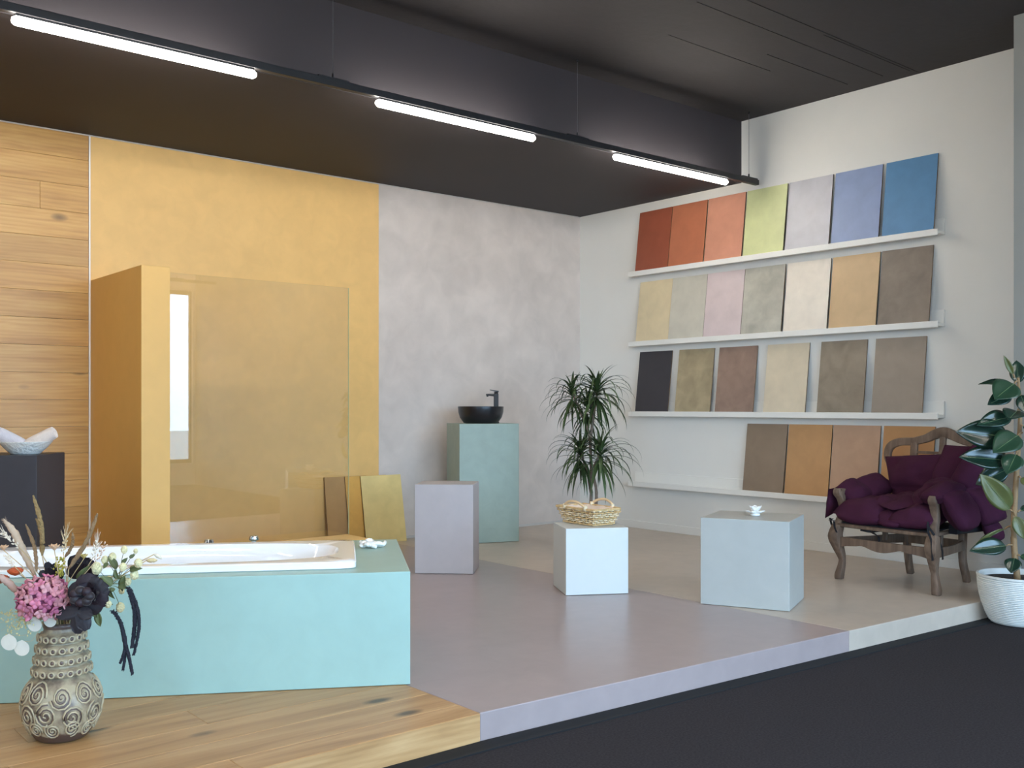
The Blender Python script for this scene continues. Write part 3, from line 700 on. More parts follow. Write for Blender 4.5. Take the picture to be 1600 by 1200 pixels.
rstem = plain('tan rubber plant stem', (150, 120, 84), 0.7, 0.12, 30, 0.4, 60)
def rpx(x, y, dd=0): return atd(x, y, RD + dd)
spts = [Vector((rp0.x - .02, rp0.y, .255)), rpx(1584, 840), rpx(1587, 760), rpx(1592, 690), rpx(1594, 640), rpx(1591, 590)]
MB().sweep(spts, [.019, .017, .014, .011, .007], 10, smooth=6).build('stem', rstem, rb, smooth=True)
MB().sweep([Vector((rp0.x + .06, rp0.y - .04, .255)), rpx(1603, 830, .05), rpx(1608, 740, .05), rpx(1610, 650, .05)], [.015, .012, .008], 8, smooth=5).build('stem', rstem, rb, smooth=True)
lg = plain('glossy dark leaf', (30, 52, 40), 0.22, 0.10, 10, rand=.18, spec=.6); ll = plain('light leaf underside', (98, 102, 58), 0.4, 0.08, 10, rand=.12); lm = plain('mid green leaf', (42, 68, 48), 0.28, 0.08, 10)
def oval_leaf(curl=.12, fold=.10, n=12, m=6):
    mb = MB(); top, bot = [], []
    for i in range(n + 1):
        t = i / n; w = .5 * (math.sin(PI * t ** .85) ** .75) * (1 - .25 * t ** 6) if 0 < t < 1 else 0
        for j in range(m + 1):
            a = -1 + 2 * j / m; z_ = fold * abs(a) * w * 2 - curl * t * t + .012 * math.sin(8 * t + 2 * a)
            top.append(Vector((t, a * w, z_))); bot.append(Vector((t, a * w, z_ - .008)))
    K = len(top); fs = []
    for i in range(n):
        for j in range(m):
            a = i * (m + 1) + j; fs.append((a, a + m + 1, a + m + 2, a + 1)); fs.append((K + a, K + a + 1, K + a + m + 2, K + a + m + 1))
    for i in range(n):
        a = i * (m + 1); fs.append((a, K + a, K + a + m + 1, a + m + 1)); a += m; fs.append((a + m + 1, K + a + m + 1, K + a, a))
    mb.add(top + bot, fs); return mb
LM = {k: raw_mesh(oval_leaf(), 'leaf', m) for k, m in (('d', lg), ('l', ll), ('m', lm))}
midrib = {k: None for k in LM}
rib_m = plain('leaf midrib', (120, 140, 96), 0.5, 0.03)
def rib_mesh():
    mb = MB(); mb.sweep([(0, 0, .004), (.3, 0, -.004), (.6, 0, -.038), (.97, 0, -.108)], [.012, .009, .004], 5, smooth=3); return mb
RM = raw_mesh(rib_mesh(), 'midrib', rib_m)
# base px, tip px, width / length, colour, depth shift of base and tip, facing hint towards the viewer (1) or up (0)
rl = [(1585, 590, 1569, 556, .30, 'l', 0, -.02, .9), (1592, 606, 1588, 562, .62, 'd', .02, .05, .9), (1588, 603, 1530, 596, .34, 'd', 0, .04, .55), (1590, 596, 1556, 620, .95, 'm', -.02, -.10, .8),
      (1586, 613, 1545, 630, .62, 'd', -.02, -.06, .85), (1593, 612, 1606, 646, .7, 'd', -.05, -.12, .8), (1592, 640, 1577, 652, 1.0, 'd', -.02, -.12, .7), (1589, 650, 1529, 661, .52, 'd', 0, -.05, .8),
      (1589, 684, 1498, 674, .60, 'd', .0, -.02, 1), (1597, 676, 1555, 703, .70, 'm', -.02, -.14, .9), (1594, 664, 1622, 676, .6, 'd', -.03, -.1, .6), (1588, 722, 1504, 711, .52, 'd', 0, -.06, .85),
      (1586, 728, 1524, 756, .62, 'd', .04, .10, .9), (1586, 806, 1535, 743, .50, 'l', -.01, -.06, .9), (1590, 705, 1574, 738, .8, 'm', -.03, -.12, .9), (1592, 745, 1614, 760, .7, 'l', -.02, -.1, .7),
      (1584, 800, 1600, 842, .55, 'l', -.03, -.08, .9), (1580, 822, 1514, 853, .30, 'l', .02, .06, -.1), (1582, 852, 1518, 858, .50, 'd', -.02, -.06, .85), (1586, 868, 1580, 894, .95, 'd', -.04, -.10, .9),
      (1590, 800, 1622, 790, .5, 'd', 0, .05, .5), (1590, 868, 1615, 874, .7, 'm', -.02, -.08, .7), (1606, 690, 1640, 660, .6, 'd', .02, .1, .6), (1607, 750, 1650, 745, .5, 'd', .02, .12, .5), (1606, 650, 1630, 610, .6, 'm', .02, .06, .7), (1600, 830, 1640, 830, .5, 'd', .0, .06, .6)]
for bx_, by_, tx, ty, wl, k, d0, d1, face in rl:
    a, b = rpx(bx_, by_, d0), rpx(tx, ty, d1); v = b - a; s0 = a; a = a + v * .16; ln = (b - a).length
    tocam = (CP - a).normalized(); nh = tocam * face + Vector((0, 0, 1)) * (1 - abs(face)) + Vector((.1, .05, .1))
    M_ = frame_mat(a, v, nh, ln, ln * wl, ln)
    lf = share('leaf', LM[k], rb, M_)
    rbk = bpy.data.objects.new('midrib', RM); COL.objects.link(rbk); rbk.parent = lf
    MB().sweep([s0, s0.lerp(a, .5) + Vector((0, 0, .006)), a], [.006, .005, .004], 6, smooth=3).build('petiole', rstem, rb, smooth=True)

# ------------------------------------------------------------------ armchair (faces the left of the picture)
CH = Vector((6.16, 3.345, P)); CA = math.radians(-5)
cw = Vector((math.cos(CA), math.sin(CA), 0)); cu = Vector((-math.sin(CA), math.cos(CA), 0))
def cp(u, w, z): return CH + cu * u + cw * w + Vector((0, 0, z - P))     # u to the picture's left, w to the wall, z world height
ch = empty('armchair', CH, 'carved grey brown wooden armchair beside the white wall ledges', 'armchair')
cwood = wood('grey washed wood', (136, 111, 92), (110, 89, 73), (86, 67, 54), .55, 2, False, 1.6)
for s_ in (1, -1):
    lg_ = [cp(.352 * s_, -.262, P + .002), cp(.352 * s_, -.262, P + .03), cp(.335 * s_, -.255, P + .13), cp(.345 * s_, -.285, .33), cp(.352 * s_, -.305, .40), cp(.345 * s_, -.285, .47)]
    MB().sweep(lg_, [(.024, .024), (.026, .026), (.019, .019), (.031, .030), (.040, .040), (.030, .032)], 12, up=(0, 1, 0), smooth=6, square=True).build('front_leg', cwood, ch, smooth=2)
    ap = [cp(.345 * s_, -.285, .46), cp(.338 * s_, -.262, .52), cp(.335 * s_, -.245, .58), cp(.338 * s_, -.262, .65), cp(.345 * s_, -.288, .69), cp(.345 * s_, -.285, .713)]
    MB().sweep(ap, [(.027, .028), (.022, .024), (.021, .023), (.022, .026), (.024, .028), (.018, .018)], 12, up=(0, 1, 0), smooth=6, square=True).build('arm_post', cwood, ch, smooth=2)
    ar = [cp(.345 * s_, -.28, .695), cp(.36 * s_, -.1, .70), cp(.36 * s_, .08, .71), cp(.31 * s_, .22, .73)]
    MB().sweep(ar, [(.026, .018), (.028, .016), (.024, .018)], 10, smooth=5, square=True).build('armrest', cwood, ch, smooth=2)
    rl_ = [cp(.205 * s_, .315, P + .002), cp(.205 * s_, .30, P + .05), cp(.20 * s_, .275, .25), cp(.205 * s_, .265, .40), cp(.21 * s_, .262, .50)]
    MB().sweep(rl_, [(.021, .021), (.021, .021), (.022, .022), (.024, .024)], 10, up=(0, 1, 0), smooth=5, square=True).build('rear_leg', cwood, ch, smooth=2)
    bp_ = [cp(.21 * s_, .262, .49), cp(.235 * s_, .285, .62), cp(.285 * s_, .31, .74), cp(.365 * s_, .335, .84), cp(.408 * s_, .35, .91), cp(.395 * s_, .36, .975), cp(.33 * s_, .368, 1.01), cp(.22 * s_, .372, 1.018)]
    MB().sweep(bp_, [(.022, .017), (.02, .017), (.02, .017), (.022, .017), (.026, .017), (.028, .017), (.028, .017), (.028, .017)], 10, up=tuple(cw), smooth=6, square=True).build('back_post', cwood, ch, smooth=2)
    MB().sweep([cp(.20 * s_, .30, .56), cp(.205 * s_, .34, .78), cp(.21 * s_, .368, 1.01)], [(.026, .013)], 8, up=tuple(cw), smooth=4, square=True).build('back_slat', cwood, ch, smooth=2)
    sr = [cp(.335 * s_, -.27, .476), cp(.29 * s_, 0, .476), cp(.215 * s_, .26, .476)]
    MB().sweep(sr, [(.014, .012)], 8, smooth=4, square=True).build('seat_rail', cwood, ch, smooth=2)
    sa = [cp(.335 * s_, -.27, .36), cp(.29 * s_, 0, .36), cp(.215 * s_, .26, .36)]
    MB().sweep(sa, [(.012, .032), (.012, .026), (.012, .032)], 8, smooth=4, square=True).build('side_apron', cwood, ch, smooth=2)
    MB().sweep([cp(.20 * s_, .02, .365), cp(.20 * s_, .02, .47)], [(.016, .016)], 8, smooth=2, square=True).build('seat_strut', cwood, ch, smooth=2)
MB().sweep([cp(.225, .371, 1.016), cp(.13, .376, 1.04), cp(.06, .38, 1.07), cp(0, .38, 1.085), cp(-.06, .38, 1.07), cp(-.13, .376, 1.04), cp(-.225, .371, 1.016)], [(.027, .017), (.028, .017), (.033, .018), (.036, .018), (.033, .018), (.028, .017), (.027, .017)], 10, up=tuple(cw), smooth=5, square=True).build('crest_rail', cwood, ch, smooth=2)
MB().sweep([cp(0, .33, .80), cp(0, .36, .94), cp(0, .376, 1.06)], [(.022, .012)], 8, up=tuple(cw), smooth=4, square=True).build('back_slat', cwood, ch, smooth=2)
MB().sweep([cp(.205, .362, .945), cp(-.205, .362, .945)], [(.010, .009)], 8, smooth=3, square=True).build('back_crossbar', cwood, ch, smooth=2)
MB().sweep([cp(.22, .30, .62), cp(-.22, .30, .62)], [(.010, .02)], 8, smooth=3, square=True).build('back_crossbar', cwood, ch, smooth=2)
MB().sweep([cp(.335, -.29, .476), cp(0, -.305, .476), cp(-.335, -.29, .476)], [(.017, .012)], 8, smooth=5, square=True).build('seat_rail', cwood, ch, smooth=2)
MB().sweep([cp(.215, .262, .476), cp(-.215, .262, .476)], [(.014, .012)], 8, smooth=3, square=True).build('seat_rail', cwood, ch, smooth=2)
MB().sweep([cp(.21, .262, .36), cp(-.21, .262, .36)], [(.012, .03)], 8, smooth=3, square=True).build('rear_apron', cwood, ch, smooth=2)
# front apron with a wavy lower edge
mb = MB(); n = 28; rg = []
for i in range(n + 1):
    t = -1 + 2 * i / n; u = .325 * t; w = -.292 - .015 * (1 - t * t); zl = .348 - .018 * math.exp(-(t / .28) ** 2) - .020 * abs(t) ** 6 + .010 * math.exp(-((abs(t) - .42) / .14) ** 2); zt = .398
    rg.append([cp(u, w - .012, zl), cp(u, w + .012, zl), cp(u, w + .012, zt), cp(u, w - .012, zt)])
mb.rings(rg); mb.build('front_apron', cwood, ch, smooth=2)
MB().prism([tuple(cp(u, w, 0).xy) for u, w in ((.33, -.285), (-.33, -.285), (-.21, .255), (.21, .255))], .486, .496).build('seat_board', plain('black webbing', (24, 22, 26), .9), ch)

# plum padded cover laid over the chair
plum = plain('plum cotton', (66, 27, 48), 0.9, 0.10, 14, 0.25, 240, spec=.2)
rib = plain('black ribbon', (22, 20, 24), 0.6, 0.03)
cv = empty('padded_cover', cp(0, 0, .497), 'plum padded cover with cushions and black ribbons draped on the armchair', 'cushion')
def pad(name, pts, th, seed, nrm=None, **kw):
    mb = MB(); mb.pillow(*[cp(*p) for p in pts], th, seed=seed, nrm=(cu * nrm[0] + cw * nrm[1] + Vector((0, 0, nrm[2]))) if nrm else None, **kw); return mb.build(name, plum, cv, smooth=True)
pad('seat_pad', [(.37, -.35, .55), (-.01, -.355, .545), (.0, .02, .60), (.34, .02, .60)], .19, 1, (0, -.25, 1), puff=.36, wr=.02, rnd=.3)
pad('seat_pad', [(.06, -.34, .53), (-.15, -.335, .525), (-.12, -.06, .57), (.06, -.06, .57)], .12, 2, (0, -.3, 1), puff=.36, wr=.02)
pad('seat_pad', [(-.05, -.345, .545), (-.35, -.33, .555), (-.32, .02, .61), (-.05, .02, .60)], .17, 3, (0, -.25, 1), puff=.36, wr=.025, rnd=.3)
pad('seat_pad', [(.31, -.06, .59), (-.31, -.06, .59), (-.25, .26, .60), (.25, .26, .60)], .17, 4, (0, -.1, 1), puff=.36, wr=.03, rnd=.3)
pad('seat_flap', [(.20, -.20, .66), (-.10, -.345, .60), (-.25, -.08, .68), (.05, .03, .68)], .06, 5, (0, -.2, 1), puff=.45, wr=.035)
pad('lower_back_pad', [(.27, .12, .60), (-.22, .12, .60), (-.24, .26, .78), (.27, .26, .78)], .10, 6, (0, -1, .4), puff=.4, wr=.035)
pad('lumbar_cushion', [(.26, .15, .69), (-.12, .14, .70), (-.14, .255, .955), (.375, .255, .915)], .16, 7, (0, -1, .35), puff=.4, wr=.035, rnd=.15)
pad('throw_panel', [(-.08, .0, .60), (-.27, .0, .60), (-.27, .275, 1.01), (-.07, .275, 1.015)], .09, 8, (0, -1, .45), puff=.4, wr=.025, rnd=.15)
pad('side_cushion', [(-.19, .08, .69), (-.39, .10, .70), (-.45, .265, .93), (-.31, .255, 1.05)], .18, 9, (0.2, -1, .3), puff=.42, wr=.02, rnd=.2)
pad('throw_panel', [(-.05, -.12, .66), (-.24, -.28, .64), (-.29, .10, .80), (-.15, .12, .80)], .10, 10, (0.4, -.5, .7), puff=.42, wr=.03)
pad('arm_pad', [(.235, -.265, .575), (.415, -.245, .715), (.43, -.04, .765), (.245, -.02, .66)], .15, 11, (-.7, -.3, 1), puff=.36, wr=.02, rnd=.3)
pad('arm_pad', [(.245, -.10, .60), (.42, -.10, .735), (.40, .20, .785), (.24, .20, .68)], .17, 12, (-.7, -.2, 1), puff=.36, wr=.02, rnd=.3)
pad('arm_flap', [(.41, -.31, .71), (.445, -.30, .50), (.445, -.08, .57), (.42, -.05, .73)], .05, 13, (1, 0, 0), puff=.45, wr=.015, rnd=.2)
pad('arm_pad', [(-.24, -.315, .69), (-.24, .0, .76), (-.42, -.0, .755), (-.42, -.31, .70)], .12, 14, (0, 0, 1), puff=.36, wr=.02)
pad('arm_flap', [(-.385, -.32, .745), (-.385, -.0, .765), (-.47, .02, .51), (-.465, -.20, .48)], .17, 15, (-1, -.2, .2), puff=.40, wr=.02, rnd=.7)
pad('arm_flap', [(-.385, -.06, .755), (-.37, .22, .765), (-.50, .28, .55), (-.49, .02, .51)], .15, 16, (-1, -.1, .2), puff=.40, wr=.02, rnd=.3)
pad('arm_flap', [(-.43, .08, .56), (-.42, .27, .56), (-.48, .29, .42), (-.475, .12, .40)], .08, 17, (-1, 0, .2), puff=.45, wr=.01)
def ribbon(pts, w=.011, up=(0, 1, 0)):
    MB().sweep([cp(*p) for p in pts], [(w, .0016)], 6, up=up, smooth=4, square=True).build('ribbon', rib, cv, smooth=2)
ribbon([(.36, -.33, .515), (.385, -.31, .50), (.345, -.25, .50)], .012, (0, 0, 1)); ribbon([(.345, -.33, .50), (.335, -.335, .46), (.315, -.34, .43)]); ribbon([(.40, -.30, .515), (.385, -.30, .47), (.36, -.30, .44)])
ribbon([(.15, -.25, .47), (.08, -.29, .45), (.03, -.30, .43), (.02, -.30, .37)]); ribbon([(.16, -.30, .462), (.10, -.28, .455), (.05, -.25, .465)])
ribbon([(-.335, -.325, .56), (-.345, -.338, .50), (-.365, -.335, .44), (-.372, -.335, .33)], .012); ribbon([(-.33, -.33, .54), (-.37, -.30, .47), (-.385, -.26, .40), (-.385, -.25, .33)], .010)
ribbon([(-.38, .25, .79), (-.43, .27, .785), (-.46, .28, .76)], .018, (1, 0, 0)); ribbon([(-.38, .24, .80), (-.42, .23, .81), (-.46, .24, .80)], .016, (1, 0, 0))
MB().sweep([cp(-.36, -.10, .50), cp(-.37, .22, .50)], [(.03, .03)], 8, smooth=3, square=True).build('ribbon', rib, cv, smooth=2)
# ------------------------------------------------------------------ floor vase
VD = 3.475; vq = onz(97, 1151, P); vc = Vector((vq.x, vq.y, P))
vase = empty('floor_vase', vc, 'mottled beige ceramic floor vase with spiral relief and ringed neck', 'vase')
def vase_mat():
    m, nt, b = base_mat('mottled vase glaze')
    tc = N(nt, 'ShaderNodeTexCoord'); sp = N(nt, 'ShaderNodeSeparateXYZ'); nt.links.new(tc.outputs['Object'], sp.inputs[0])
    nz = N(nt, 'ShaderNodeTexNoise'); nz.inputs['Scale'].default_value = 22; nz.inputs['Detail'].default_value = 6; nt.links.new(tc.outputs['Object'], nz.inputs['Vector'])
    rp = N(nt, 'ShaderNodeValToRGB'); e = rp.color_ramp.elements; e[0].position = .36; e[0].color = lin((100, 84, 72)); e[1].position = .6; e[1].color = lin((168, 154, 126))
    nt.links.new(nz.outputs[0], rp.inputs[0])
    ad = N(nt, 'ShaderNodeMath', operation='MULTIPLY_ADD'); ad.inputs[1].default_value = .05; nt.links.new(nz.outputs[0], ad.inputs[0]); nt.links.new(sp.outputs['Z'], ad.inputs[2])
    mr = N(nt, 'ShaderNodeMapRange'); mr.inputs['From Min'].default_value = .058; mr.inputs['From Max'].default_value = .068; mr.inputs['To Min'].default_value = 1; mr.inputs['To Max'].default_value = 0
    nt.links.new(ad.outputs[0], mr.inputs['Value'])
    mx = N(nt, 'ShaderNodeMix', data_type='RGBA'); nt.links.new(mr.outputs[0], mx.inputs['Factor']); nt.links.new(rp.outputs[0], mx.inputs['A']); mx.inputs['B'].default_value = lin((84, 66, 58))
    nt.links.new(mx.outputs['Result'], b.inputs['Base Color']); b.inputs['Roughness'].default_value = .38
    return m
vm = vase_mat(); vlight = plain('pale spiral glaze', (178, 164, 134), .35, .12, 30); vbrown = plain('dark brown glaze', (96, 80, 74), .3, .15, 30)
body = [(.0, .002), (.078, .002), (.086, .008), (.105, .035), (.124, .075), (.131, .115), (.130, .140), (.122, .170), (.108, .195), (.092, .212), (.083, .222)]
neck = []
zc = [.238, .277, .315, .352]; rc = [.088, .082, .076, .069]
for z_, r_ in zip(zc, rc):
    for k in range(7):
        a = -PI / 2 + PI * k / 6; neck.append((r_ - .006 + .016 * math.cos(a), z_ + .0155 * math.sin(a)))
rim = [(.060, .374), (.058, .386), (.061, .394), (.060, .400), (.054, .400), (.052, .388), (.06, .33), (.07, .24), (.1, .12)]
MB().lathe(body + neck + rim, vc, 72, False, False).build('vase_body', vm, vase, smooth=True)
MB().lathe([(.0605, .384), (.0625, .392), (.061, .402), (.054, .402), (.0515, .39)], vc, 48, False, False).build('rim_glaze', vbrown, vase, smooth=True)
prof_b = body
def vrad(z_):
    for (r0, z0), (r1, z1) in zip(prof_b, prof_b[1:]):
        if z0 <= z_ <= z1: return r0 + (r1 - r0) * (z_ - z0) / max(1e-6, z1 - z0)
    return prof_b[-1][0]
def onvase(th, z_, off): r_ = vrad(max(.003, min(.221, z_))) + off; return vc + Vector((r_ * math.cos(th), r_ * math.sin(th), z_))
def spiral(th0, z0, R, off, turns, ex=1.15):
    pts = []
    for i in range(int(turns * 11) + 1):
        a = i / 11 * 2 * PI + th0 * 5; r_ = R * (1 - .93 * i / (turns * 11)); rv = vrad(max(.003, min(.221, z0)))
        pts.append(onvase(th0 + r_ * math.cos(a) / rv, z0 + ex * r_ * math.sin(a), off))
    return pts
for row_, (z_, R, cnt) in enumerate([(.170, .038, 10), (.102, .042, 10), (.050, .026, 12)]):
    for i in range(cnt):
        th = 2 * PI * (i + .5 * (row_ % 2)) / cnt + random.uniform(-.04, .04); zz = z_ + random.uniform(-.008, .008); R_ = R * random.uniform(.9, 1.06)
        MB().sweep(spiral(th, zz, R_, .0015, 2.6), [.0038, .0034, .003], 5, smooth=0).build('spiral_relief', vlight, vase, smooth=True)
        MB().sweep(spiral(th, zz, R_ * .88, .0003, 2.3), [.0026, .0024, .002], 5, smooth=0).build('spiral_groove', vbrown, vase, smooth=True)
tor = MB()
rgs = []
for i in range(13):
    A = 2 * PI * i / 12; rgs.append([Vector((0.004 * math.cos(B), (.0095 + .0032 * math.sin(B)) * math.cos(A), (.0095 + .0032 * math.sin(B)) * math.sin(A))) for B in [2 * PI * k / 5 for k in range(5)]])
tor.rings(rgs, True, False, False); TM = raw_mesh(tor, 'rosette', vlight)
dot = MB(); dot.ball((0, 0, 0), .003, .0062, .0062, 8, 5); DM = raw_mesh(dot, 'rosette_eye', vbrown)
for ci, (z_, r_) in enumerate(zip(zc, rc)):
    cnt = 20 - ci
    for i in range(cnt):
        th = 2 * PI * (i + .37 * ci) / cnt; c_ = vc + Vector(((r_ + .0085) * math.cos(th), (r_ + .0085) * math.sin(th), z_))
        M_ = Matrix.Translation(c_) @ Matrix.Rotation(th, 4, 'Z'); share('rosette', TM, vase, M_); share('rosette_eye', DM, vase, M_)

# ------------------------------------------------------------------ dried bouquet (each stem a thing of its own)
mouth = vc + Vector((0, 0, .36))
def bx(x, y, dd=0.0): return atd(x, y, VD + dd)
stem_g = plain('dry straw stem', (196, 172, 128), .8, .1, 30); stem_d = plain('olive stem', (112, 112, 74), .7, .1, 30)
GR = 'dried flowers in the floor vase'
def inside(k): a = k * 2.4; return mouth + Vector((.03 * math.cos(a), .03 * math.sin(a), -.10)), mouth + Vector((.038 * math.cos(a), .038 * math.sin(a), .06))
_k = [0]
def flower(name, label, cat, head, dirv=None):
    """an Empty at the foot of the stem and a stem up to the head"""
    _k[0] += 1; a, b = inside(_k[0]); head = Vector(head); d = (head - b); side_ = b + Vector((d.x, d.y, 0)).normalized() * .012 if d.length else b
    t = empty(name, a, label, cat, GR); return t, [a, side_, b.lerp(head, .5) + Vector((0, 0, .01)), head]
def spike(label, tip, bot, r, mat, jit=.25, name='millet_spike'):
    t, st = flower(name, label, 'dried flower', bot)
    MB().sweep(st, .0018, 5, smooth=4).build('stem', stem_g, t, smooth=True)
    a, b = Vector(bot), Vector(tip); n_ = 30; mb = MB()
    mb.sweep([a.lerp(b, i / n_) + Vector((0, 0, 0)) + (Vector((.769, -.639, 0)) * .012 * math.sin(PI * i / n_)) for i in range(n_ + 1)], [r * .5] + [r] * 5 + [r * .8, r * .35], 8, smooth=0, jitter=jit)
    mb.build('seed_head', mat, t, smooth=False)
mil = plain('olive tan millet', (152, 126, 82), .9, .18, 140, 0.6, 300); mil2 = plain('brown millet', (140, 112, 80), .9, .18, 140)
spike('tallest slender olive tan millet spike in the vase', bx(51.5, 774), bx(66, 868), .0078, mil)
spike('slender millet spike leaning to the right in the vase', bx(152, 802, -.03), bx(107, 889, -.03), .0075, mil2)
spike('short brown millet spike left of the tallest one', bx(40, 819, .02), bx(57, 893, .0), .0062, mil2)
spike('short millet spike behind the bearded wheat ear', bx(113, 832, .05), bx(102, 870, .05), .006, mil2)
spike('thin millet spike right beside the tallest one', bx(56, 810, .04), bx(63, 862, .04), .0055, mil)
def plume(label, pts, r, mat, cnt, hair, name='pampas_plume'):
    t, st = flower(name, label, 'dried flower', pts[0])
    MB().sweep(st, .002, 5, smooth=4).build('stem', stem_g, t, smooth=True)
    path = catmull(pts, 10); mb = MB(); n_ = len(path)
    mb.sweep(path, [r * .35, r * .75, r * .8, r * .7, r * .2], 10, smooth=0, jitter=.2); mb.build('plume_core', mat, t, smooth=True)
    mb = MB()
    for i in range(cnt):
        k = random.random(); j = min(n_ - 2, int(k * (n_ - 1))); p = path[j]; tg = (path[j + 1] - path[max(0, j - 1)]).normalized()
        rd = Vector((random.gauss(0, 1), random.gauss(0, 1), random.gauss(0, 1))); rd = (rd - tg * rd.dot(tg)).normalized()
        e = p + (tg * random.uniform(.5, 1.0) + rd * random.uniform(.45, .9)) * hair * (1 - .4 * k) * random.uniform(.6, 1.2); w_ = tg.cross(rd) * .0007
        mb.add([p - w_, p + w_, e + w_ * .3, e - w_ * .3], [(0, 1, 2, 3)])
    o = mb.build('plume_hairs', mat, t); o['kind'] = 'stuff'
pamp = plain('beige pampas', (206, 186, 162), .95, .1, 60); bun = plain('dusty pink bunny tail', (190, 160, 146), .95, .1, 60)
plume('fluffy beige pampas plume leaning to the left', [bx(55, 900, .04), bx(38, 865, .05), bx(22, 832, .06), bx(6, 812, .06)], .016, pamp, 900, .022)
plume('dusty pink fuzzy grass head at the left edge', [bx(33, 932, -.06), bx(18, 915, -.07), bx(4, 904, -.08), bx(-8, 898, -.08)], .015, bun, 700, .016, 'fuzzy_grass_head')
plume('pale bunny tail head over the tub rim, lower of two', [bx(229, 875.5, .0), bx(237, 875.5, 0), bx(246, 875.5, 0)], .0095, plain('straw bunny tail', (212, 192, 146), .9, .06, 60), 160, .004, 'bunny_tail')
plume('pale bunny tail head over the tub rim, upper of two', [bx(241, 866, .02), bx(247, 869, .02), bx(253, 873, .02)], .0085, plain('cream bunny tail', (222, 212, 190), .9, .06, 60), 140, .004, 'bunny_tail')
def ear(label, bot, tip, awn, mat, n_=16, seedw=.0048, name='wheat_ear'):
    t, st = flower(name, label, 'dried flower', bot)
    MB().sweep(st, .0016, 5, smooth=4).build('stem', stem_g, t, smooth=True)
    a, b = Vector(bot), Vector(tip); ax = (b - a).normalized(); s1 = ax.cross(Vector((.3, .8, .2))).normalized(); s2 = ax.cross(s1); mb = MB()
    for i in range(n_):
        k = i / n_; an = i * PI * .55; p = a.lerp(b, k) + (s1 * math.cos(an) + s2 * math.sin(an)) * seedw * .8
        q_ = p + (ax * .75 + (s1 * math.cos(an) + s2 * math.sin(an)) * .4) * .012; mb.sweep([p, p.lerp(q_, .5), q_], [.0014, seedw * .62, .0006], 6, smooth=2)
    mb.build('grains', mat, t, smooth=True)
    if awn:
        mb = MB()
        for i in range(14):
            an = random.uniform(0, 2 * PI); p = a.lerp(b, random.uniform(.3, 1)); dv = (ax + (s1 * math.cos(an) + s2 * math.sin(an)) * random.uniform(.15, .6)).normalized()
            mb.sweep([p, p + dv * awn * .5, p + dv * awn * random.uniform(.8, 1.1) + Vector((0, 0, -.004))], [.0008, .0006, .0003], 4, smooth=2)
        mb.build('awns', mat, t)
straw = plain('pale straw', (216, 196, 156), .8, .1, 60); straw2 = plain('white straw', (232, 222, 202), .8, .06, 60)
ear('bearded wheat ear with curling awns behind the pink hydrangea', bx(99, 862, -.02), bx(103, 836, -.02), .055, straw)
ear('bearded wheat ear right of the dark flowers', bx(144, 874, -.04), bx(152, 846, -.04), .05, straw2)
ear('bare pinkish wheat ear leaning to the right', bx(150, 876, -.05), bx(166, 848, -.05), 0, plain('pinkish straw', (214, 186, 160), .8, .1, 60))
ear('white bearded ear at the left edge of the bouquet', bx(30, 855, .0), bx(4, 832, .0), .05, straw2)
ear('cream drooping ear above the orange pods', bx(22, 884, -.04), bx(10, 868, -.04), .02, straw2)
def star(label, c, r_, mat):
    t, st = flower('dried_star_flower', label, 'dried flower', Vector(c))
    MB().sweep(st, .0015, 5, smooth=4).build('stem', stem_g, t, smooth=True)
    for i in range(9):
        mb = MB(); petal(mb, c, i * 2 * PI / 9, .75 + .2 * (i % 2), r_, r_ * .26, .002, 3); mb.build('petal', mat, t, smooth=True)
tanp = plain('tan dried petals', (206, 168, 132), .8, .1, 60)
star('tan dried star flower above the pink hydrangea', bx(85, 860, -.05), .026, tanp); star('tan dried star flower at the far left edge', bx(6, 860, -.02), .022, tanp); star('pale yellowish star flower behind the black petals', bx(131, 873, .0), .02, plain('yellow straw petals', (196, 180, 110), .8, .1, 60))
# orange pods
orange = plain('burnt orange petals', (188, 84, 40), .6, .12, 30)
for i, (x, y, r_, lb) in enumerate([(24, 893, .032, 'burnt orange dried pod beside the pink hydrangea'), (1, 905, .034, 'burnt orange dried pod cut by the left edge')]):
    c = bx(x, y, -.02); t, st = flower('orange_pod', lb, 'dried flower', c); MB().sweep(st, .0018, 5, smooth=4).build('stem', stem_g, t, smooth=True)
    for j in range(6): mb = MB(); petal(mb, c - Vector((0, 0, .015)), j * PI / 3 + .3, .5 + .3 * (j % 2), r_ * 1.1, r_ * .62, .012, 5); mb.build('petal', orange, t, smooth=True)
# hydrangea
hc = bx(68, 936, -.10); t, st = flower('pink_hydrangea', 'round pink hydrangea head at the front of the vase', 'dried flower', hc)
MB().sweep(st, .004, 6, smooth=4).build('stem', stem_d, t, smooth=True)
mb = MB(); mb.ball(hc, .066, .066, .062, 16, 12); mb.build('flower_core', plain('dark pink core', (150, 74, 104), .8, .1), t, smooth=True)
fl = MB()
for i in range(4): petal(fl, (0, 0, .002 * (i % 2)), i * PI / 2, .40, .0215, .0098, -.005, 4)
HF = [raw_mesh(fl, 'floret', plain('pink floret ' + str(i), c_, .7, .14, 60, rand=.2)) for i, c_ in enumerate([(190, 114, 136), (174, 94, 122), (206, 150, 154), (184, 124, 130)])]
for i in range(84):
    zz = 1 - 2 * (i + .5) / 84; rr = math.sqrt(max(0, 1 - zz * zz)); az = i * 2.39996; d = Vector((rr * math.cos(az), rr * math.sin(az), zz))
    if zz < -.75: continue
    c_ = hc + Vector((d.x * .074, d.y * .074, d.z * .068)) * random.uniform(.94, 1.08)
    M_ = frame_mat(c_, Vector((random.gauss(0, 1), random.gauss(0, 1), random.gauss(0, 1))).cross(d), d + Vector((random.gauss(0, .4), random.gauss(0, .4), random.gauss(0, .4)))); share('floret', random.choice(HF), t, M_)
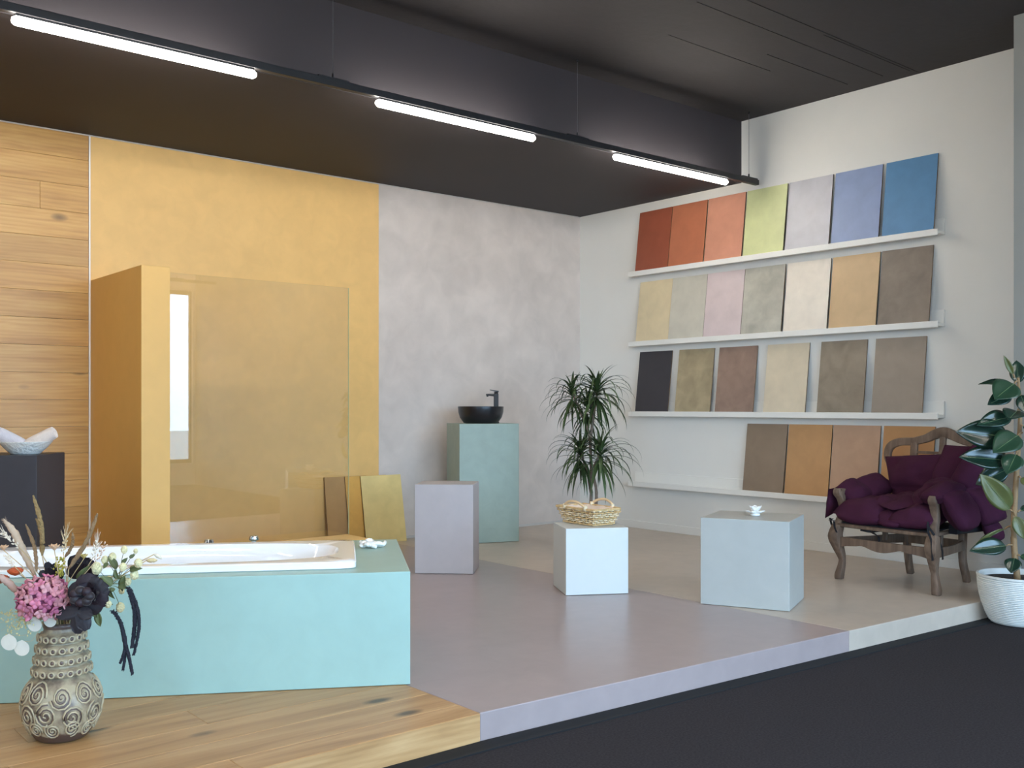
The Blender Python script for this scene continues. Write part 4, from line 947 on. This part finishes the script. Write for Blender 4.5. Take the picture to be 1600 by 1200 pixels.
# dark flowers
dk = plain('black plum petals', (27, 18, 25), .55, .12, 30, sheen=.2); dk2 = plain('dark plum petals', (37, 24, 33), .6, .12, 30)
def dark_petal(base, dirv, ln, wd_, nrm, mat, t, cup=.25):
    mb = MB(); n, m = 7, 6; f, b = [], []
    x = Vector(dirv).normalized(); z_ = Vector(nrm); z_ = (z_ - x * z_.dot(x)).normalized(); y = z_.cross(x)
    for i in range(n + 1):
        tt = i / n; w = wd_ * (math.sin(PI * min(1, .12 + tt * .80)) ** .6) * (1 if tt < .92 else .8)
        for j in range(m + 1):
            a = -1 + 2 * j / m; h = -cup * wd_ * a * a - cup * ln * .9 * tt * tt + .004 * math.sin(9 * a + 5 * tt)
            p = Vector(base) + x * ln * tt + y * (w * a) + z_ * h; f.append(p); b.append(p - z_ * .002)
    K = len(f); fs = []
    for i in range(n):
        for j in range(m): a = i * (m + 1) + j; fs.append((a, a + m + 1, a + m + 2, a + 1)); fs.append((K + a, K + a + 1, K + a + m + 2, K + a + m + 1))
    mb.add(f + b, fs); mb.build('petal', mat, t, smooth=True)
cr = Vector((.769, -.639, 0)); cf = Vector((.639, .769, 0)); cz = Vector((0, 0, 1)); tc_ = -cf
def scr(x, y, f_=0): return cr * x + cz * y - cf * f_
t, st = flower('black_magnolia', 'large black flower with rounded petals at the vase front', 'dried flower', bx(130, 935, -.10))
MB().sweep(st, .004, 6, smooth=4).build('stem', stem_d, t, smooth=True)
c = bx(133, 930, -.14)
for dx, dy, f_, ln, w_, nx, ny in [(-.9, .1, .15, .068, .038, -.3, .1), (-.75, -.6, .2, .066, .036, -.3, -.3), (-.2, .8, .1, .062, .040, 0, .4), (.55, .75, .15, .055, .034, .3, .4), (1, .25, .2, .062, .034, .5, .2), (.85, -.5, .25, .062, .036, .4, -.3), (.1, -.9, .15, .07, .042, 0, -.5), (-.4, .4, .7, .042, .030, -.2, .3), (.35, .35, .7, .044, .030, .2, .3), (.3, -.3, .75, .044, .032, .2, -.2), (-.35, -.3, .7, .042, .030, -.2, -.2)]:
    dark_petal(c - tc_ * .03 + scr(dx * .004, dy * .004), scr(dx, dy, f_), ln, w_, tc_ + scr(nx, ny), random.choice([dk, dk2]), t, .22)
mb = MB(); mb.ball(c - tc_ * .012, .022, .022, .02, 10, 8); mb.build('flower_core', dk, t, smooth=True)
for i in range(7): mb = MB(); q_ = c + scr(.026 * math.cos(i * .9) - .006, .02 * math.sin(i * .9) - .002, .012); mb.ball(q_, .017, .017, .016, 10, 8); mb.build('petal', dk2 if i % 2 else dk, t, smooth=True)
t, st = flower('black_magnolia', 'black flower hanging its petals over the vase rim', 'dried flower', bx(118, 958, -.12))
MB().sweep(st, .003, 6, smooth=4).build('stem', stem_d, t, smooth=True)
c = bx(122, 955, -.13)
for dx, dy, f_, ln, w_ in [(-.9, -.1, .1, .075, .024), (.0, -1, .15, .075, .026), (.45, -.85, .1, .07, .026), (.7, -.2, .1, .05, .022)]: dark_petal(c, scr(dx, dy, f_), ln, w_, tc_ + scr(dx * .3, .4), dk, t, .12)
t, st = flower('black_magnolia', 'ruffled black flower behind the large black one', 'dried flower', bx(122, 905, .02))
MB().sweep(st, .003, 6, smooth=4).build('stem', stem_d, t, smooth=True)
c = bx(124, 900, .02)
for dx, dy, f_, ln, w_ in [(-.35, 1, .05, .075, .03), (.1, 1, .1, .07, .036), (.55, .8, .05, .07, .034), (.95, .3, .1, .07, .032), (.85, -.1, .15, .062, .03), (-.7, .6, .1, .05, .026), (.3, .6, .3, .05, .03), (-.1, .5, .3, .05, .03)]: dark_petal(c, scr(dx, dy, f_), ln, w_, tc_ + scr(dx * .2, .3), random.choice([dk, dk2]), t, .1)
t, st = flower('black_magnolia', 'small black flower with pointed petals above the hydrangea', 'dried flower', bx(84, 905, .0))
MB().sweep(st, .003, 6, smooth=4).build('stem', stem_d, t, smooth=True)
c = bx(82, 903, -.0)
for dx, dy, f_, ln, w_ in [(-.35, 1, .1, .058, .018), (.25, 1, .15, .052, .018), (-1, .45, .1, .05, .016), (.8, .4, .1, .045, .02), (-.1, .7, .4, .04, .022)]: dark_petal(c, scr(dx, dy, f_), ln, w_, tc_ + scr(dx * .2, .3), dk, t, .08)
# globe amaranth branch
gl_m = plain('cream globe heads', (236, 226, 176), .85, .1, 90, 0.8, 200); gl_leaf = plain('olive green leaf', (92, 100, 60), .6, .15, 20, rand=.2)
buds = [(194, 859, 10), (164, 875, 11), (176, 870, 11), (216, 880, 12), (210, 898, 13), (170, 906, 11), (155, 907, 9), (200, 909, 10), (190, 923, 9), (188, 949, 13), (169, 944, 10), (163, 936, 9), (192, 903, 9), (192, 886, 11), (151, 888, 16), (151, 955, 7), (212, 861, 7)]
node = [bx(150, 925, .0), bx(172, 915, -.02), bx(185, 905, -.03)]
t, st = flower('globe_amaranth_branch', 'branching sprig of cream globe flowers with green leaves on the right', 'dried flower', node[0])
MB().sweep(st[:3] + node, [.0026, .002, .0014], 5, smooth=4).build('stem', stem_d, t, smooth=True)
for i, (x, y, px) in enumerate(buds):
    c = bx(x, y, random.uniform(-.06, .03)); s0 = min(node, key=lambda q_: (q_ - c).length); r_ = px * .5 * VD / FPX
    MB().sweep([s0, s0.lerp(c, .5) + Vector((0, 0, .006)), c], .0011, 5, smooth=3).build('twig', stem_d, t)
    mb = MB(); mb.ball(c, r_, r_, r_ * 1.25, 14, 10, .12); mb.build('globe_head', gl_m, t, smooth=False)
for i, (x, y, tx, ty, w_) in enumerate([(182, 890, 170, 868, .35), (190, 880, 199, 872, .4), (170, 880, 160, 888, .5), (185, 905, 178, 890, .4), (175, 915, 160, 900, .45), (185, 915, 198, 918, .5), (160, 920, 150, 905, .45), (180, 920, 168, 925, .45), (202, 872, 211, 866, .45), (203, 890, 219, 888, .3), (172, 920, 176, 935, .3), (152, 955, 156, 980, .35), (145, 950, 150, 965, .5), (120, 905, 138, 884, .2), (196, 900, 188, 925, .35), (165, 905, 148, 918, .5)]):
    a, b = bx(x, y, -.03), bx(tx, ty, -.04 + random.uniform(-.03, .02)); ln = (b - a).length
    share('leaf', LMO if 'LMO' in globals() else globals().setdefault('LMO', raw_mesh(oval_leaf(.2, .2, 8, 4), 'leaf', gl_leaf)), t, frame_mat(a, b - a, tc_ + Vector((random.gauss(0, .4), random.gauss(0, .4), .4)), ln, ln * w_ * 1.3, ln))
# hanging amaranth
am = plain('blue black amaranth', (31, 31, 41), .9, .2, 120)
t, st = flower('hanging_amaranth', 'blue black hanging amaranth tassels on the right of the bouquet', 'dried flower', bx(176, 940, -.02))
MB().sweep(st[:3] + [bx(150, 925, -.02), bx(176, 945, -.03)], .0018, 5, smooth=4).build('stem', stem_d, t, smooth=True)
MB().sweep([bx(150, 925, -.02), bx(180, 912, -.03), bx(201, 918, -.03)], .0016, 5, smooth=4).build('stem', stem_d, t, smooth=True)
for pts, r_ in [([(200, 918), (207, 940), (211, 962), (209, 992), (206, 1012)], .0098), ([(203, 920), (213, 945), (217, 968), (216, 990), (209, 1023)], .0078), ([(175, 954), (188, 972), (194, 1000), (201, 1025), (207, 1054)], .0085), ([(180, 956), (190, 980), (195, 1008), (193, 1022), (188, 1036)], .0068), ([(188, 968), (196, 1000), (195, 1028), (192, 1047)], .0062)]:
    path = catmull([bx(x, y, -.03 + .012 * math.sin(x)) for x, y in pts], 14); mb = MB(); n_ = len(path)
    mb.sweep(path, [r_ * .5, r_ * .8, r_ * .75, r_ * .55], 7, smooth=0, jitter=.2)
    for i in range(n_):
        rr = r_ * (.75 - .2 * i / n_)
        for j in range(5):
            a = random.uniform(0, 2 * PI); p = path[i] + (cr * math.cos(a) + cf * math.sin(a)) * rr + cz * random.uniform(-.003, .003); s_ = .0022
            mb.add([p + cr * s_, p - cr * s_ + cf * s_, p - cf * s_ - cr * .4 * s_, p + cz * s_ * 1.3, p - cz * s_ * 1.3], [(0, 1, 3), (1, 2, 3), (2, 0, 3), (1, 0, 4), (2, 1, 4), (0, 2, 4)])
    mb.build('tassel', am, t)
# yellow green tuft, cream fine sprays, silver dollar discs
tuft = plain('yellow green tuft', (168, 158, 66), .85, .15, 90)
t, st = flower('yellow_tuft', 'yellow green feathery tuft between the black flowers', 'dried flower', bx(94, 895, -.02))
MB().sweep(st, .002, 5, smooth=4).build('stem', stem_d, t, smooth=True); mb = MB()
for i in range(70): k = random.random(); p = bx(94 + random.gauss(0, 4), 900 - 30 * k, -.02 + random.gauss(0, .012)); mb.ball(p, .0032, .0032, .004, 5, 4)
mb.build('tuft_beads', tuft, t)['kind'] = 'stuff'
spray_m = plain('cream spray', (206, 200, 150), .85, .1, 60)
for si, (lb, ends) in enumerate([('cream fine leaved spray under the hydrangea at the left', [(4, 965), (20, 955), (30, 972), (2, 985), (42, 988), (14, 978), (36, 962)]), ('pale fine spray lowest at the left edge', [(-6, 975), (8, 992), (20, 990), (-2, 960), (44, 978)])]):
    root_ = bx(72, 968, -.05 - .03 * si); t, st = flower('fine_spray', lb, 'dried flower', root_); MB().sweep(st, .0016, 5, smooth=4).build('stem', stem_g, t, smooth=True)
    mbt, mbl = MB(), MB()
    for x, y in ends:
        e = bx(x, y, -.08 + random.uniform(-.03, .03)); m_ = root_.lerp(e, .5) + Vector((0, 0, .015)); mbt.sweep([root_, m_, e], [.001, .0007, .0005], 4, smooth=4)
        for i in range(18):
            k = random.uniform(.3, 1); p = (root_.lerp(m_, k * 2) if k < .5 else m_.lerp(e, k * 2 - 1)) + Vector((random.gauss(0, .006), random.gauss(0, .006), random.gauss(0, .008))); mbl.ball(p, .0028, .0028, .0035, 5, 4)
    mbt.build('twigs', stem_g, t); mbl.build('spray_leaves', spray_m, t)['kind'] = 'stuff'
disc = plain('silvery white pod disc', (226, 226, 214), .5, .05, 30)
t, st = flower('silver_dollar_branch', 'branch with flat white silver dollar discs hanging left of the vase neck', 'dried flower', bx(66, 975, -.08))
MB().sweep(st, .0016, 5, smooth=4).build('stem', stem_g, t, smooth=True)
for x, y, r_ in [(14, 1004, 13.5), (34, 1013, 13), (54, 976, 12), (78, 970, 11)]:
    c = bx(x, y, -.09); rr = r_ * VD / FPX; rg = []
    for off in (-.0008, .0008):
        rg.append([c + cr * (rr * math.cos(a)) + cz * (rr * .88 * math.sin(a) * (1 + .12 * (math.sin(a) > .97))) - cf * (off + .006 * math.cos(a)) for a in [2 * PI * j / 20 for j in range(20)]])
    MB().rings(rg).build('pod_disc', disc, t)
    MB().sweep([bx(66, 975, -.08), bx((66 + x) / 2, y - 12, -.085), c + cz * rr * .88], .0007, 4, smooth=3).build('twig', stem_g, t)
